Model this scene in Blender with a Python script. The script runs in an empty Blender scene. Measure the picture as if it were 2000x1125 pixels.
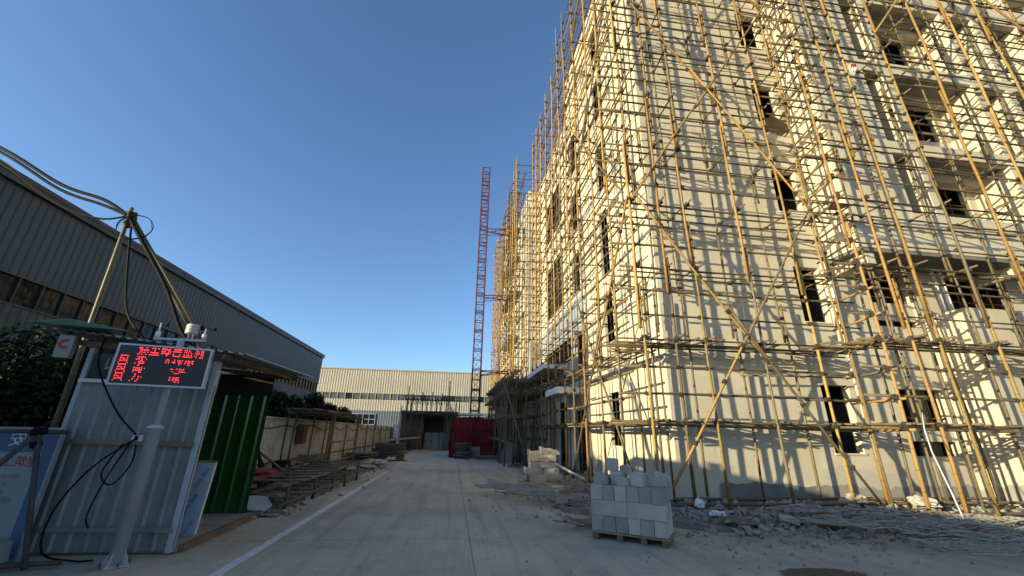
import bpy, bmesh, math, random
from mathutils import Vector, Matrix, Euler
from mathutils.bvhtree import BVHTree
from mathutils import noise as _mn
R = math.radians
rnd = random.Random(7)
scene = bpy.context.scene
col = scene.collection

# ------------------------------------------------------------------ camera
def make_camera():
    pitch, roll, yaw = R(19.7), R(1.17), R(7.5)
    fw = Vector((math.sin(yaw)*math.cos(pitch), math.cos(yaw)*math.cos(pitch), math.sin(pitch)))
    r0 = Vector((math.cos(yaw), -math.sin(yaw), 0)); u0 = r0.cross(fw)
    r = r0*math.cos(roll) + u0*math.sin(roll); u = -r0*math.sin(roll) + u0*math.cos(roll)
    cd = bpy.data.cameras.new('camera'); cd.sensor_width = 36; cd.sensor_fit = 'HORIZONTAL'
    cd.lens = 36*791/2000; cd.clip_start = 0.05; cd.clip_end = 2000
    co = bpy.data.objects.new('camera', cd); col.objects.link(co)
    m = Matrix((r, u, -fw)).transposed().to_4x4(); m.translation = (0, 0, 1.6)
    co.matrix_world = m; scene.camera = co
make_camera()

# ------------------------------------------------------------------ sky, sun, exposure
SUN_DIR = Vector((0.90, 0.37, -0.172)).normalized()
SUN_EL = math.asin(-SUN_DIR.z)
SUN_AZ = math.atan2(-SUN_DIR.x, -SUN_DIR.y)
world = bpy.data.worlds.new('World'); scene.world = world; world.use_nodes = True
wn = world.node_tree
sky = wn.nodes.new('ShaderNodeTexSky'); sky.sky_type = 'NISHITA'; sky.sun_disc = False
sky.sun_elevation = SUN_EL; sky.sun_rotation = SUN_AZ % (2*math.pi)
sky.altitude = 0; sky.air_density = 0.85; sky.dust_density = 0.6; sky.ozone_density = 3.2
wn.links.new(sky.outputs[0], wn.nodes['Background'].inputs[0])
wn.nodes['Background'].inputs[1].default_value = 0.15
sd = bpy.data.lights.new('sun', 'SUN'); sd.energy = 4.5; sd.angle = R(0.5); sd.color = (1.0, 0.87, 0.56)
so = bpy.data.objects.new('sun', sd); col.objects.link(so)
so.rotation_euler = SUN_DIR.to_track_quat('-Z', 'Y').to_euler()
so.location = (-40, -20, 30)
scene.view_settings.view_transform = 'Standard'; scene.view_settings.look = 'None'
scene.view_settings.gamma = 1.0; scene.view_settings.exposure = 0.97
scene.view_settings.use_curve_mapping = False

# ------------------------------------------------------------------ materials
MATS = {}
def nodes(name):
    m = bpy.data.materials.new(name); m.use_nodes = True
    nt = m.node_tree; b = nt.nodes['Principled BSDF']
    return m, nt, b
def noise(nt, vec, scale, detail=4, rough=.55, dist=0):
    n = nt.nodes.new('ShaderNodeTexNoise'); n.inputs['Scale'].default_value = scale
    n.inputs['Detail'].default_value = detail; n.inputs['Roughness'].default_value = rough
    n.inputs['Distortion'].default_value = dist
    if vec is not None: nt.links.new(vec, n.inputs['Vector'])
    return n.outputs['Fac']
def ramp(nt, fac, stops):
    r = nt.nodes.new('ShaderNodeValToRGB'); nt.links.new(fac, r.inputs[0])
    e = r.color_ramp.elements
    e[0].position, e[0].color = stops[0][0], (*stops[0][1], 1) if len(stops[0][1]) == 3 else stops[0][1]
    e[1].position, e[1].color = stops[-1][0], (*stops[-1][1], 1)
    for p, c in stops[1:-1]:
        k = e.new(p); k.color = (*c, 1)
    return r.outputs[0]
def mixc(nt, fac, a, b, mode='MIX'):
    m = nt.nodes.new('ShaderNodeMix'); m.data_type = 'RGBA'; m.blend_type = mode
    if isinstance(fac, (int, float)): m.inputs[0].default_value = fac
    else: nt.links.new(fac, m.inputs[0])
    for i, v in ((6, a), (7, b)):
        if isinstance(v, tuple): m.inputs[i].default_value = (*v, 1) if len(v) == 3 else v
        else: nt.links.new(v, m.inputs[i])
    return m.outputs[2]
def math_(nt, op, a, b=None):
    m = nt.nodes.new('ShaderNodeMath'); m.operation = op
    for i, v in ((0, a), (1, b)):
        if v is None: continue
        if isinstance(v, (int, float)): m.inputs[i].default_value = v
        else: nt.links.new(v, m.inputs[i])
    return m.outputs[0]
def maprange(nt, v, a, b, c=0., d=1.):
    m = nt.nodes.new('ShaderNodeMapRange'); nt.links.new(v, m.inputs[0])
    for i, x in enumerate((a, b, c, d)): m.inputs[i+1].default_value = x
    return m.outputs[0]
def coords(nt, kind='Object', scale=None):
    t = nt.nodes.new('ShaderNodeTexCoord'); o = t.outputs[kind]
    if scale:
        mp = nt.nodes.new('ShaderNodeMapping'); mp.inputs['Scale'].default_value = scale
        nt.links.new(o, mp.inputs[0]); o = mp.outputs[0]
    return o
def worldpos(nt):
    return nt.nodes.new('ShaderNodeNewGeometry').outputs['Position']
def bump(nt, b, h, strength=.3, dist=.01):
    n = nt.nodes.new('ShaderNodeBump'); n.inputs['Strength'].default_value = strength
    n.inputs['Distance'].default_value = dist
    nt.links.new(h, n.inputs['Height']); nt.links.new(n.outputs[0], b.inputs['Normal'])
def simple(name, c, rough=.8, metal=0., var=.25, scale=2., fine=30., bmp=.25, stretch=None, dirt=None, rand=0., spec=None):
    """mottled base colour with two noise scales and fine relief"""
    if name in MATS: return MATS[name]
    m, nt, b = nodes(name)
    v = coords(nt, 'Object', stretch)
    a = noise(nt, v, scale, 5, .6); f = noise(nt, v, fine, 3, .6)
    lo = tuple(x*(1-var) for x in c); hi = tuple(min(1, x*(1+var)) for x in c)
    cc = ramp(nt, a, [(.3, lo), (.7, hi)])
    cc = mixc(nt, maprange(nt, f, .35, .7, 0, var), cc, tuple(x*.55 for x in c))
    if dirt:
        d = noise(nt, v, scale*2.3, 6, .7)
        cc = mixc(nt, maprange(nt, d, .52, .68), cc, dirt)
    if rand:
        oi = nt.nodes.new('ShaderNodeObjectInfo')
        h = nt.nodes.new('ShaderNodeHueSaturation'); nt.links.new(cc, h.inputs['Color'])
        nt.links.new(maprange(nt, oi.outputs['Random'], 0, 1, 1-rand, 1+rand), h.inputs['Value'])
        cc = h.outputs[0]
    nt.links.new(cc, b.inputs['Base Color'])
    b.inputs['Roughness'].default_value = rough; b.inputs['Metallic'].default_value = metal
    if spec is not None: b.inputs['Specular IOR Level'].default_value = spec
    if bmp: bump(nt, b, f, bmp, .008)
    MATS[name] = m; return m

def bamboo(name, c, grey, mixamt):
    m, nt, b = nodes(name)
    oc = coords(nt); sx = nt.nodes.new('ShaderNodeSeparateXYZ'); nt.links.new(oc, sx.inputs[0])
    oi = nt.nodes.new('ShaderNodeObjectInfo'); rr = oi.outputs['Random']
    z = math_(nt, 'ADD', math_(nt, 'DIVIDE', sx.outputs[2], .41), rr)
    fr = math_(nt, 'FRACT', z)
    ring = maprange(nt, fr, .0, .09, 1, 0)
    mp = nt.nodes.new('ShaderNodeMapping'); mp.inputs['Scale'].default_value = (14, 14, .9)
    nt.links.new(oc, mp.inputs[0])
    cb = nt.nodes.new('ShaderNodeCombineXYZ'); nt.links.new(math_(nt, 'MULTIPLY', rr, 50.), cb.inputs[2])
    nt.links.new(cb.outputs[0], mp.inputs['Location'])
    n1 = noise(nt, mp.outputs[0], 1.6, 5, .6)
    n2 = noise(nt, mp.outputs[0], 7., 3, .6)
    cc = mixc(nt, maprange(nt, n1, .5-mixamt, .95-mixamt), c, grey)
    cc = mixc(nt, maprange(nt, n2, .5, .8, 0, .45), cc, tuple(x*.4 for x in c))
    cc = mixc(nt, math_(nt, 'MULTIPLY', ring, .7), cc, tuple(x*.35 for x in grey))
    h = nt.nodes.new('ShaderNodeHueSaturation'); nt.links.new(cc, h.inputs['Color'])
    nt.links.new(maprange(nt, rr, 0, 1, .72, 1.25), h.inputs['Value'])
    nt.links.new(maprange(nt, math_(nt, 'FRACT', math_(nt, 'MULTIPLY', rr, 7.3)), 0, 1, .495, .513), h.inputs['Hue'])
    nt.links.new(h.outputs[0], b.inputs['Base Color'])
    b.inputs['Roughness'].default_value = .55; b.inputs['Specular IOR Level'].default_value = .25
    bump(nt, b, n2, .3, .006)
    MATS[name] = m; return m
GOLD = bamboo('golden_bamboo', (.345, .195, .048), (.20, .14, .065), .14)
GREYB = bamboo('weathered_and_shaded_bamboo', (.16, .11, .05), (.12, .095, .06), .25)  # weathered tone, also darkened for the shaded undersides of end wall ledgers
DULLB = bamboo('old_bamboo', (.17, .115, .06), (.12, .10, .075), .25)

def plaster():
    m, nt, b = nodes('cream_render')
    p = worldpos(nt); s = nt.nodes.new('ShaderNodeSeparateXYZ'); nt.links.new(p, s.inputs[0])
    a = noise(nt, p, .55, 6, .6); f = noise(nt, p, 22, 4, .65); g = noise(nt, p, 3.1, 5, .65)
    cc = ramp(nt, a, [(.3, (.49, .44, .335)), (.7, (.59, .535, .415))])
    cc = mixc(nt, maprange(nt, g, .46, .72, 0, .5), cc, (.41, .37, .29))
    big = noise(nt, p, .23, 3, .5)
    cc = mixc(nt, maprange(nt, big, .42, .6, 0, .35), cc, (.47, .415, .31))
    # drip streaks
    mp = nt.nodes.new('ShaderNodeMapping'); mp.inputs['Scale'].default_value = (2.6, 2.6, .16); nt.links.new(p, mp.inputs[0])
    st = noise(nt, mp.outputs[0], 1.5, 6, .7)
    cc = mixc(nt, maprange(nt, st, .54, .76, 0, .5), cc, (.33, .29, .23))
    # bare cement patch where the render stops above the ground (ragged edge)
    edge = noise(nt, p, 1.1, 6, .62)
    z = math_(nt, 'SUBTRACT', s.outputs[2], math_(nt, 'MULTIPLY', edge, .75))
    base = maprange(nt, z, .06, .085, 1, 0)
    xr = math_(nt, 'MULTIPLY', maprange(nt, s.outputs[0], 6.85, 6.95), base)
    cem = ramp(nt, g, [(.3, (.15, .145, .13)), (.7, (.22, .21, .19))])
    cc = mixc(nt, xr, cc, cem)
    wet = maprange(nt, z, .45, .5, 1, 0)
    cc = mixc(nt, math_(nt, 'MULTIPLY', wet, math_(nt, 'MULTIPLY', maprange(nt, s.outputs[0], 9.7, 10.2), .45)), cc, (.38, .35, .30))
    nt.links.new(cc, b.inputs['Base Color']); b.inputs['Roughness'].default_value = .92
    b.inputs['Specular IOR Level'].default_value = .15
    bump(nt, b, f, .28, .012)
    return m
PLASTER = plaster()

def concrete_road():
    m, nt, b = nodes('dusty_concrete')
    p = worldpos(nt)
    a = noise(nt, p, .22, 6, .62); g = noise(nt, p, 1.6, 7, .68, .4); f = noise(nt, p, 60, 3, .7); k = noise(nt, p, 7, 5, .7)
    cc = ramp(nt, a, [(.32, (.33, .28, .20)), (.5, (.45, .385, .28)), (.68, (.57, .495, .37))])
    cc = mixc(nt, maprange(nt, g, .50, .74, 0, .6), cc, (.27, .235, .18))
    cc = mixc(nt, maprange(nt, k, .55, .8, 0, .45), cc, (.58, .53, .43))
    # long tyre scuffs along the road
    mp = nt.nodes.new('ShaderNodeMapping'); mp.inputs['Scale'].default_value = (1.6, .07, 1); nt.links.new(p, mp.inputs[0])
    sc = noise(nt, mp.outputs[0], 2.2, 6, .65)
    cc = mixc(nt, maprange(nt, sc, .48, .7, 0, .6), cc, (.24, .21, .165))
    # pale cement spill far down the road
    s = nt.nodes.new('ShaderNodeSeparateXYZ'); nt.links.new(p, s.inputs[0])
    sp = math_(nt, 'MULTIPLY', maprange(nt, s.outputs[1], 19.5, 23), maprange(nt, s.outputs[1], 27, 33, 1, 0))
    sp = math_(nt, 'MULTIPLY', sp, maprange(nt, g, .38, .6))
    cc = mixc(nt, math_(nt, 'MULTIPLY', sp, .75), cc, (.66, .62, .53))
    # slab joints and wandering cracks
    vo = nt.nodes.new('ShaderNodeTexVoronoi'); vo.feature = 'DISTANCE_TO_EDGE'; vo.inputs['Scale'].default_value = .21
    wv = nt.nodes.new('ShaderNodeVectorMath'); wv.operation = 'ADD'
    nz = nt.nodes.new('ShaderNodeTexNoise'); nz.inputs['Scale'].default_value = .9; nz.inputs['Detail'].default_value = 5
    nt.links.new(p, nz.inputs['Vector']); nt.links.new(nz.outputs['Color'], wv.inputs[0]); nt.links.new(p, wv.inputs[1])
    nt.links.new(wv.outputs[0], vo.inputs['Vector'])
    crack = maprange(nt, vo.outputs['Distance'], 0., .0022, 1, 0)
    cc = mixc(nt, math_(nt, 'MULTIPLY', crack, .22), cc, (.07, .06, .05))
    jx = math_(nt, 'ABSOLUTE', math_(nt, 'SUBTRACT', s.outputs[0], .38))
    joint = maprange(nt, jx, .004, .014, 1, 0)
    jy = math_(nt, 'ABSOLUTE', math_(nt, 'SUBTRACT', math_(nt, 'FRACT', math_(nt, 'DIVIDE', s.outputs[1], 5.0)), .5))
    joint = math_(nt, 'MAXIMUM', joint, maprange(nt, jy, .001, .003, 1, 0))
    cc = mixc(nt, math_(nt, 'MULTIPLY', joint, .6), cc, (.09, .08, .07))
    # small water / oil stain close to the camera
    dx = math_(nt, 'DIVIDE', math_(nt, 'SUBTRACT', s.outputs[0], 4.75), .62); dy = math_(nt, 'DIVIDE', math_(nt, 'SUBTRACT', s.outputs[1], 5.45), .26)
    rr = math_(nt, 'ADD', math_(nt, 'MULTIPLY', dx, dx), math_(nt, 'MULTIPLY', dy, dy))
    rr = math_(nt, 'ADD', rr, math_(nt, 'MULTIPLY', math_(nt, 'SUBTRACT', k, .5), 2.2))
    stain = maprange(nt, rr, .75, .95, 1, 0)
    cc = mixc(nt, math_(nt, 'MULTIPLY', stain, .85), cc, (.035, .025, .012))
    nt.links.new(cc, b.inputs['Base Color'])
    nt.links.new(maprange(nt, stain, 0, 1, .9, .7), b.inputs['Roughness'])
    b.inputs['Specular IOR Level'].default_value = .25
    hh = math_(nt, 'ADD', math_(nt, 'MULTIPLY', k, .7), math_(nt, 'MULTIPLY', f, .3))
    bump(nt, b, hh, .35, .012)
    return m
ROAD = concrete_road()
DIRT = simple('rubble_dirt', (.15, .125, .095), .95, var=.45, scale=1.4, fine=38, bmp=.9, dirt=(.36, .32, .26))
AAC = simple('aerated_concrete', (.37, .35, .295), .95, var=.16, scale=5, fine=70, bmp=.35, rand=.24, dirt=(.33, .31, .26))
AACW = simple('dusty_aerated_concrete', (.43, .37, .29), .95, var=.18, scale=5, fine=60, bmp=.4, rand=.12)
WOOD = simple('grey_timber', (.23, .18, .125), .85, var=.35, scale=2, fine=14, bmp=.4, stretch=(1, 1, 1), rand=.2)
WOODR = simple('brown_timber', (.16, .10, .06), .85, var=.35, scale=3, fine=20, bmp=.4)
STEELSHEET = simple('weathered_zinc_sheet', (.255, .255, .235), .45, metal=.3, var=.22, scale=1.3, fine=24, bmp=.1, dirt=(.19, .21, .21))
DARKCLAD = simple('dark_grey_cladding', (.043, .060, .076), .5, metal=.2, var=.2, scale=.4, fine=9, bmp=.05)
CREAMCLAD = simple('cream_cladding', (.35, .325, .26), .6, var=.12, scale=.3, fine=6, bmp=.05)
BLUECLAD = simple('blue_grey_cladding', (.085, .115, .145), .6, var=.15, scale=.4, fine=6, bmp=.05)
FENCEM = simple('cream_fence_sheet', (.47, .43, .35), .6, var=.2, scale=1.1, fine=18, bmp=.12, dirt=(.28, .24, .18), rand=.08)
GREENM = simple('green_painted_sheet', (.008, .075, .014), .16, var=.25, scale=1.6, fine=12, bmp=.06, spec=.6)
GREENROOF = simple('faded_green_sheet', (.12, .22, .16), .5, var=.25, scale=2, fine=15, bmp=.1)
OLDTUBE = simple('old_steel_tube', (.075, .055, .045), .8, var=.4, scale=6, fine=30, bmp=.3)
RUST = simple('rusty_steel', (.17, .075, .04), .85, var=.45, scale=5, fine=40, bmp=.4)
REDSTEEL = simple('red_painted_steel', (.075, .006, .005), .75, var=.3, scale=3, fine=25, bmp=.1, dirt=(.11, .03, .025))
REDNET = simple('red_safety_net', (.17, .008, .012), .85, var=.3, scale=1.1, fine=50, bmp=.4)
GREYPOLE = simple('grey_painted_steel', (.42, .43, .45), .42, metal=.1, var=.1, scale=2, fine=30, bmp=.04)
FRAMEM = simple('brushed_aluminium', (.42, .43, .46), .4, metal=.5, var=.08, scale=3, fine=30, bmp=.03)
BLACKP = simple('black_plastic', (.005, .005, .0055), .75, var=.2, bmp=.05, spec=.15)
WHITEP = simple('white_plastic', (.66, .66, .62), .5, var=.08, bmp=.03)
WHITEC = simple('white_painted_concrete', (.66, .66, .64), .85, var=.08, scale=1.5, bmp=.1)
GREYPANEL = simple('grey_film_panel', (.27, .32, .37), .4, var=.12, scale=.8, fine=10, bmp=.05)
CEMENT = simple('bare_cement', (.27, .26, .235), .92, var=.25, scale=1.2, fine=30, bmp=.4)
DARKIN = simple('raw_concrete_and_soffit_shade', (.16, .15, .13), .95, var=.2, bmp=.2)
PAINTW = simple('worn_white_paint', (.62, .60, .55), .8, var=.18, scale=6, fine=40, bmp=.2, dirt=(.33, .31, .27))
LASH = simple('black_lashing_and_opening', (.035, .026, .018), .9, var=.3, bmp=.2)
MATW = simple('woven_mat', (.135, .115, .09), .95, var=.35, scale=4, fine=40, bmp=.5, rand=.2)
CHIPS = simple('rubble_chips', (.30, .255, .20), .95, var=.4, scale=5, fine=40, bmp=.4)
WIREM = simple('rusty_wire_mesh', (.30, .27, .225), .7, var=.3, scale=4, fine=40, bmp=.2)
SACK = simple('cement_sack_paper', (.47, .42, .37), .9, var=.35, scale=7, fine=30, bmp=.3, dirt=(.30, .20, .17))
PLASTICW = simple('crumpled_white_plastic', (.68, .69, .70), .35, var=.12, scale=9, fine=30, bmp=.2)
REDRAG = simple('red_cloth', (.22, .02, .022), .9, var=.3, scale=8, fine=60, bmp=.3)
BLUEB = simple('blue_banner', (.09, .145, .22), .6, var=.12, bmp=.05)
PALEB = simple('pale_banner', (.30, .315, .31), .7, var=.1, bmp=.05)
REDINK = simple('red_print', (.40, .035, .03), .7, var=.1, bmp=0)
BLUEINK = simple('blue_print', (.04, .07, .16), .6, var=.1, bmp=0)
GREYINK = simple('grey_print', (.20, .21, .21), .7, var=.1, bmp=0)
GOLDINK = simple('gold_print', (.50, .36, .12), .5, var=.1, bmp=0)
WHITEINK = simple('white_print', (.7, .72, .74), .6, var=.05, bmp=0)
FILM = simple('blue_protective_film', (.36, .42, .50), .3, metal=.2, var=.12, scale=3, bmp=.08)
TRUNK = simple('bark', (.09, .07, .05), .95, var=.3, scale=6, bmp=.6)
SCREENM = simple('black_screen', (.006, .005, .007), .35, var=.1, bmp=0)
def leafmat(name, c):
    m, nt, b = nodes(name)
    p = worldpos(nt); a = noise(nt, p, 1.3, 4, .6); f = noise(nt, p, 9, 2)
    cc = ramp(nt, a, [(.3, tuple(x*.6 for x in c)), (.7, tuple(x*1.35 for x in c))])
    cc = mixc(nt, maprange(nt, f, .4, .7, 0, .5), cc, (c[0]*1.5, c[1]*1.1, c[2]*.8))
    nt.links.new(cc, b.inputs['Base Color']); b.inputs['Roughness'].default_value = .6
    b.inputs['Specular IOR Level'].default_value = .3
    MATS[name] = m; return m
LEAF = leafmat('dark_leaves', (.013, .026, .011))
LEAF2 = leafmat('dusty_leaves', (.045, .065, .03))
def glassmat(name, c, rough):
    m, nt, b = nodes(name)
    p = worldpos(nt); a = noise(nt, p, 2.5, 4)
    nt.links.new(ramp(nt, a, [(.3, tuple(x*.7 for x in c)), (.7, tuple(x*1.3 for x in c))]), b.inputs['Base Color'])
    b.inputs['Roughness'].default_value = rough; b.inputs['Specular IOR Level'].default_value = .15
    b.inputs['IOR'].default_value = 1.45
    bump(nt, b, noise(nt, p, 1.1, 2), .02, .03)
    MATS[name] = m; return m
GLASS = glassmat('dusty_window_glass', (.012, .017, .021), .03)
GLASSB = glassmat('pale_window_glass', (.10, .105, .10), .25)
def led():
    m, nt, b = nodes('red_led')
    b.inputs['Base Color'].default_value = (.3, .01, .01, 1)
    b.inputs['Emission Color'].default_value = (1, .03, .035, 1); b.inputs['Emission Strength'].default_value = 3.0
    MATS['red_led'] = m; return m
LED = led()

# ------------------------------------------------------------------ object helpers
def link(name, data, parent=None, world_m=None):
    o = bpy.data.objects.new(name, data); col.objects.link(o)
    if parent is not None:
        o.parent = parent; o.matrix_parent_inverse = parent.matrix_basis.inverted()   # children are given in world coordinates
    if world_m is not None: o.matrix_basis = world_m
    return o
def thing(name, label, cat, loc=(0, 0, 0), rz=0., group=None):
    o = bpy.data.objects.new(name, None); col.objects.link(o)
    o.location = loc; o.rotation_euler = (0, 0, rz); o.empty_display_size = .2
    tag(o, label, cat, group)
    return o
def tag(o, label=None, cat=None, group=None, kind=None):
    if label: o['label'] = label
    if cat: o['category'] = cat
    if group: o['group'] = group
    if kind: o['kind'] = kind
    return o

class MB:
    def __init__(s): s.v, s.f, s.mi, s.mats, s.cur = [], [], [], [], 0
    def mat(s, m):
        if m not in s.mats: s.mats.append(m)
        s.cur = s.mats.index(m); return s
    def add(s, vs, fs):
        o = len(s.v); s.v += [tuple(v) for v in vs]
        s.f += [tuple(i+o for i in f) for f in fs]; s.mi += [s.cur]*len(fs); return s
    def quad(s, a, b, c, d): return s.add([a, b, c, d], [(0, 1, 2, 3)])
    def box(s, x0, x1, y0, y1, z0, z1, m=None):
        vs = [Vector((x, y, z)) for z in (z0, z1) for y in (y0, y1) for x in (x0, x1)]
        if m is not None: vs = [m @ v for v in vs]
        return s.add(vs, [(0, 2, 3, 1), (4, 5, 7, 6), (0, 1, 5, 4), (2, 6, 7, 3), (0, 4, 6, 2), (1, 3, 7, 5)])
    def beam(s, p0, p1, w, h, up=(0, 0, 1)):
        p0, p1 = Vector(p0), Vector(p1); d = (p1-p0); L = d.length; d.normalize()
        upv = Vector(up)
        if abs(d.dot(upv)) > .98: upv = Vector((1, 0, 0))
        sx = d.cross(upv).normalized(); uz = sx.cross(d)
        m = Matrix((sx, d, uz)).transposed().to_4x4(); m.translation = p0
        return s.box(-w/2, w/2, 0, L, -h/2, h/2, m)
    def tube(s, p0, p1, r0, r1=None, n=6, caps=True):
        return s.path([p0, p1], [r0, r1 if r1 is not None else r0], n, caps)
    def path(s, pts, rad, n=6, caps=True):
        pts = [Vector(p) for p in pts]
        if isinstance(rad, (int, float)): rad = [rad]*len(pts)
        o = len(s.v); ref = None
        for i, p in enumerate(pts):
            d = (pts[min(i+1, len(pts)-1)]-pts[max(i-1, 0)]).normalized()
            if ref is None:
                ref = Vector((0, 0, 1)) if abs(d.z) < .9 else Vector((1, 0, 0))
            a = d.cross(ref).normalized(); b2 = a.cross(d)
            for k in range(n):
                t = 2*math.pi*k/n
                s.v.append(tuple(p + (a*math.cos(t)+b2*math.sin(t))*rad[i]))
        for i in range(len(pts)-1):
            for k in range(n):
                a0, a1 = o+i*n+k, o+i*n+(k+1) % n
                s.f.append((a0, a1, a1+n, a0+n)); s.mi.append(s.cur)
        if caps:
            s.f.append(tuple(o+k for k in range(n-1, -1, -1))); s.mi.append(s.cur)
            e = o+(len(pts)-1)*n
            s.f.append(tuple(e+k for k in range(n))); s.mi.append(s.cur)
        return s
    def lathe(s, prof, c=(0, 0, 0), n=16):
        o = len(s.v); c = Vector(c)
        for r, z in prof:
            for k in range(n):
                t = 2*math.pi*k/n; s.v.append((c.x+r*math.cos(t), c.y+r*math.sin(t), c.z+z))
        for i in range(len(prof)-1):
            for k in range(n):
                a0, a1 = o+i*n+k, o+i*n+(k+1) % n
                s.f.append((a0, a1, a1+n, a0+n)); s.mi.append(s.cur)
        s.f.append(tuple(o+k for k in range(n-1, -1, -1))); s.mi.append(s.cur)
        e = o+(len(prof)-1)*n
        s.f.append(tuple(e+k for k in range(n))); s.mi.append(s.cur)
        return s
    def wall(s, axis, c, t, u0, u1, z0, z1, holes=()):
        """wall with real openings; outer face at c, t thick inwards, reveals included"""
        us = sorted({u0, u1, *[h[0] for h in holes], *[h[1] for h in holes]}); us = [u for u in us if u0 <= u <= u1]
        zs = sorted({z0, z1, *[h[2] for h in holes], *[h[3] for h in holes]}); zs = [z for z in zs if z0 <= z <= z1]
        P = (lambda u, d, z: (c+d, u, z)) if axis == 'X' else (lambda u, d, z: (u, c+d, z))
        def solid(i, j):
            if i < 0 or j < 0 or i >= len(us)-1 or j >= len(zs)-1: return False
            a, b = (us[i]+us[i+1])/2, (zs[j]+zs[j+1])/2
            return not any(h[0] < a < h[1] and h[2] < b < h[3] for h in holes)
        for i in range(len(us)-1):
            for j in range(len(zs)-1):
                if not solid(i, j): continue
                a, b, e, g = us[i], us[i+1], zs[j], zs[j+1]
                s.quad(P(a, 0, e), P(b, 0, e), P(b, 0, g), P(a, 0, g))
                s.quad(P(a, t, e), P(a, t, g), P(b, t, g), P(b, t, e))
                if not solid(i-1, j): s.quad(P(a, 0, e), P(a, 0, g), P(a, t, g), P(a, t, e))
                if not solid(i+1, j): s.quad(P(b, 0, e), P(b, t, e), P(b, t, g), P(b, 0, g))
                if not solid(i, j-1): s.quad(P(a, 0, e), P(a, t, e), P(b, t, e), P(b, 0, e))
                if not solid(i, j+1): s.quad(P(a, 0, g), P(b, 0, g), P(b, t, g), P(a, t, g))
        return s
    def corr(s, o, u, w, height, n, pitch, depth, rows=1, thick=.004, flat=.5):
        """trapezoid-profile sheet from corner o along unit u, rising `height` along up vector n x ..."""
        o, u, n = Vector(o), Vector(u).normalized(), Vector(n).normalized()
        up = height if isinstance(height, Vector) else Vector((0, 0, height))
        prof = []; x = 0.
        while x < w-1e-6:
            for fx, dz in ((0, 0), (flat, 0), (flat+.12, 1), (.88, 1)):
                xx = x+fx*pitch
                if xx < w: prof.append((xx, dz*depth))
            x += pitch
        prof.append((w, 0))
        st = len(s.v); k = len(prof)
        for off in (0, -thick):
            for q in (0, 1):
                for xx, dz in prof: s.v.append(tuple(o+u*xx+n*(dz+off)+up*q))
        for i in range(k-1):
            s.f.append((st+i, st+i+1, st+k+i+1, st+k+i)); s.mi.append(s.cur)
            a = st+2*k
            s.f.append((a+i, a+k+i, a+k+i+1, a+i+1)); s.mi.append(s.cur)
            s.f.append((st+i, a+i, a+i+1, st+i+1)); s.mi.append(s.cur)
            s.f.append((st+k+i, st+k+i+1, a+k+i+1, a+k+i)); s.mi.append(s.cur)
        return s
    def mesh(s, name, smooth=False):
        me = bpy.data.meshes.new(name); me.from_pydata(s.v, [], s.f)
        for m in s.mats: me.materials.append(m)
        if len(s.mats) > 1: me.polygons.foreach_set('material_index', s.mi)
        if smooth: me.polygons.foreach_set('use_smooth', [True]*len(me.polygons))
        me.update(); return me
    def build(s, name, m=None, parent=None, smooth=False, world_m=None):
        if m is not None and not s.mats: s.mats = [m]
        return link(name, s.mesh(name, smooth), parent, world_m)

def textmesh(body, size, m, name='lettering', parent=None, matrix=None, extrude=.0015, align='CENTER', bold=0.):
    cu = bpy.data.curves.new(name, 'FONT'); cu.body = body; cu.size = size; cu.align_x = align; cu.align_y = 'CENTER'
    cu.extrude = extrude; cu.resolution_u = 2; cu.offset = bold
    tmp = bpy.data.objects.new('tmp_text', cu); col.objects.link(tmp)
    dg = bpy.context.evaluated_depsgraph_get(); dg.update()
    me = bpy.data.meshes.new_from_object(tmp.evaluated_get(dg)); me.name = name
    bpy.data.objects.remove(tmp); bpy.data.curves.remove(cu)
    if name is None: return me
    me.materials.clear(); me.materials.append(m)
    return link(name, me, parent, matrix)
def frame_m(o, x, y):
    """matrix whose local X, Y axes are x, y (z out of the face)"""
    x, y = Vector(x).normalized(), Vector(y).normalized(); z = x.cross(y)
    m = Matrix((x, y, z)).transposed().to_4x4(); m.translation = o; return m

# ------------------------------------------------------------------ bamboo poles (shared meshes)
POLE = {}
def pole_mesh(L, r, m, var):
    L = max(1.0, round(L)); k = (L, round(r, 3), m.name, var)
    if k in POLE: return POLE[k]
    q = random.Random(hash((L, var, round(r*1000))) & 0xffff)
    mb = MB().mat(m); n = max(2, int(L/1.1)); pts, rad = [], []
    ax, ay = q.uniform(-1, 1), q.uniform(-1, 1); bow = .006*L
    for i in range(n+1):
        t = i/n; w = math.sin(t*math.pi)*bow
        pts.append((ax*w+q.uniform(-.008, .008), ay*w+q.uniform(-.008, .008), L*t))
        rad.append(r*(1.08-.22*t)*q.uniform(.97, 1.05))
    mb.path(pts, rad, 6)
    me = mb.mesh('bamboo_pole', True); POLE[k] = (me, L); return POLE[k]
def pole(parent, name, p0, p1, r, m):
    p0, p1 = Vector(p0), Vector(p1); d = p1-p0; L = d.length
    me, ml = pole_mesh(L, r, m, rnd.randrange(3))
    M = Matrix.Translation(p0) @ d.to_track_quat('Z', 'Y').to_matrix().to_4x4() @ Matrix.Rotation(rnd.uniform(0, 6.28), 4, 'Z') @ Matrix.Diagonal((1, 1, L/ml, 1))
    return link(name, me, parent, M)
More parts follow.
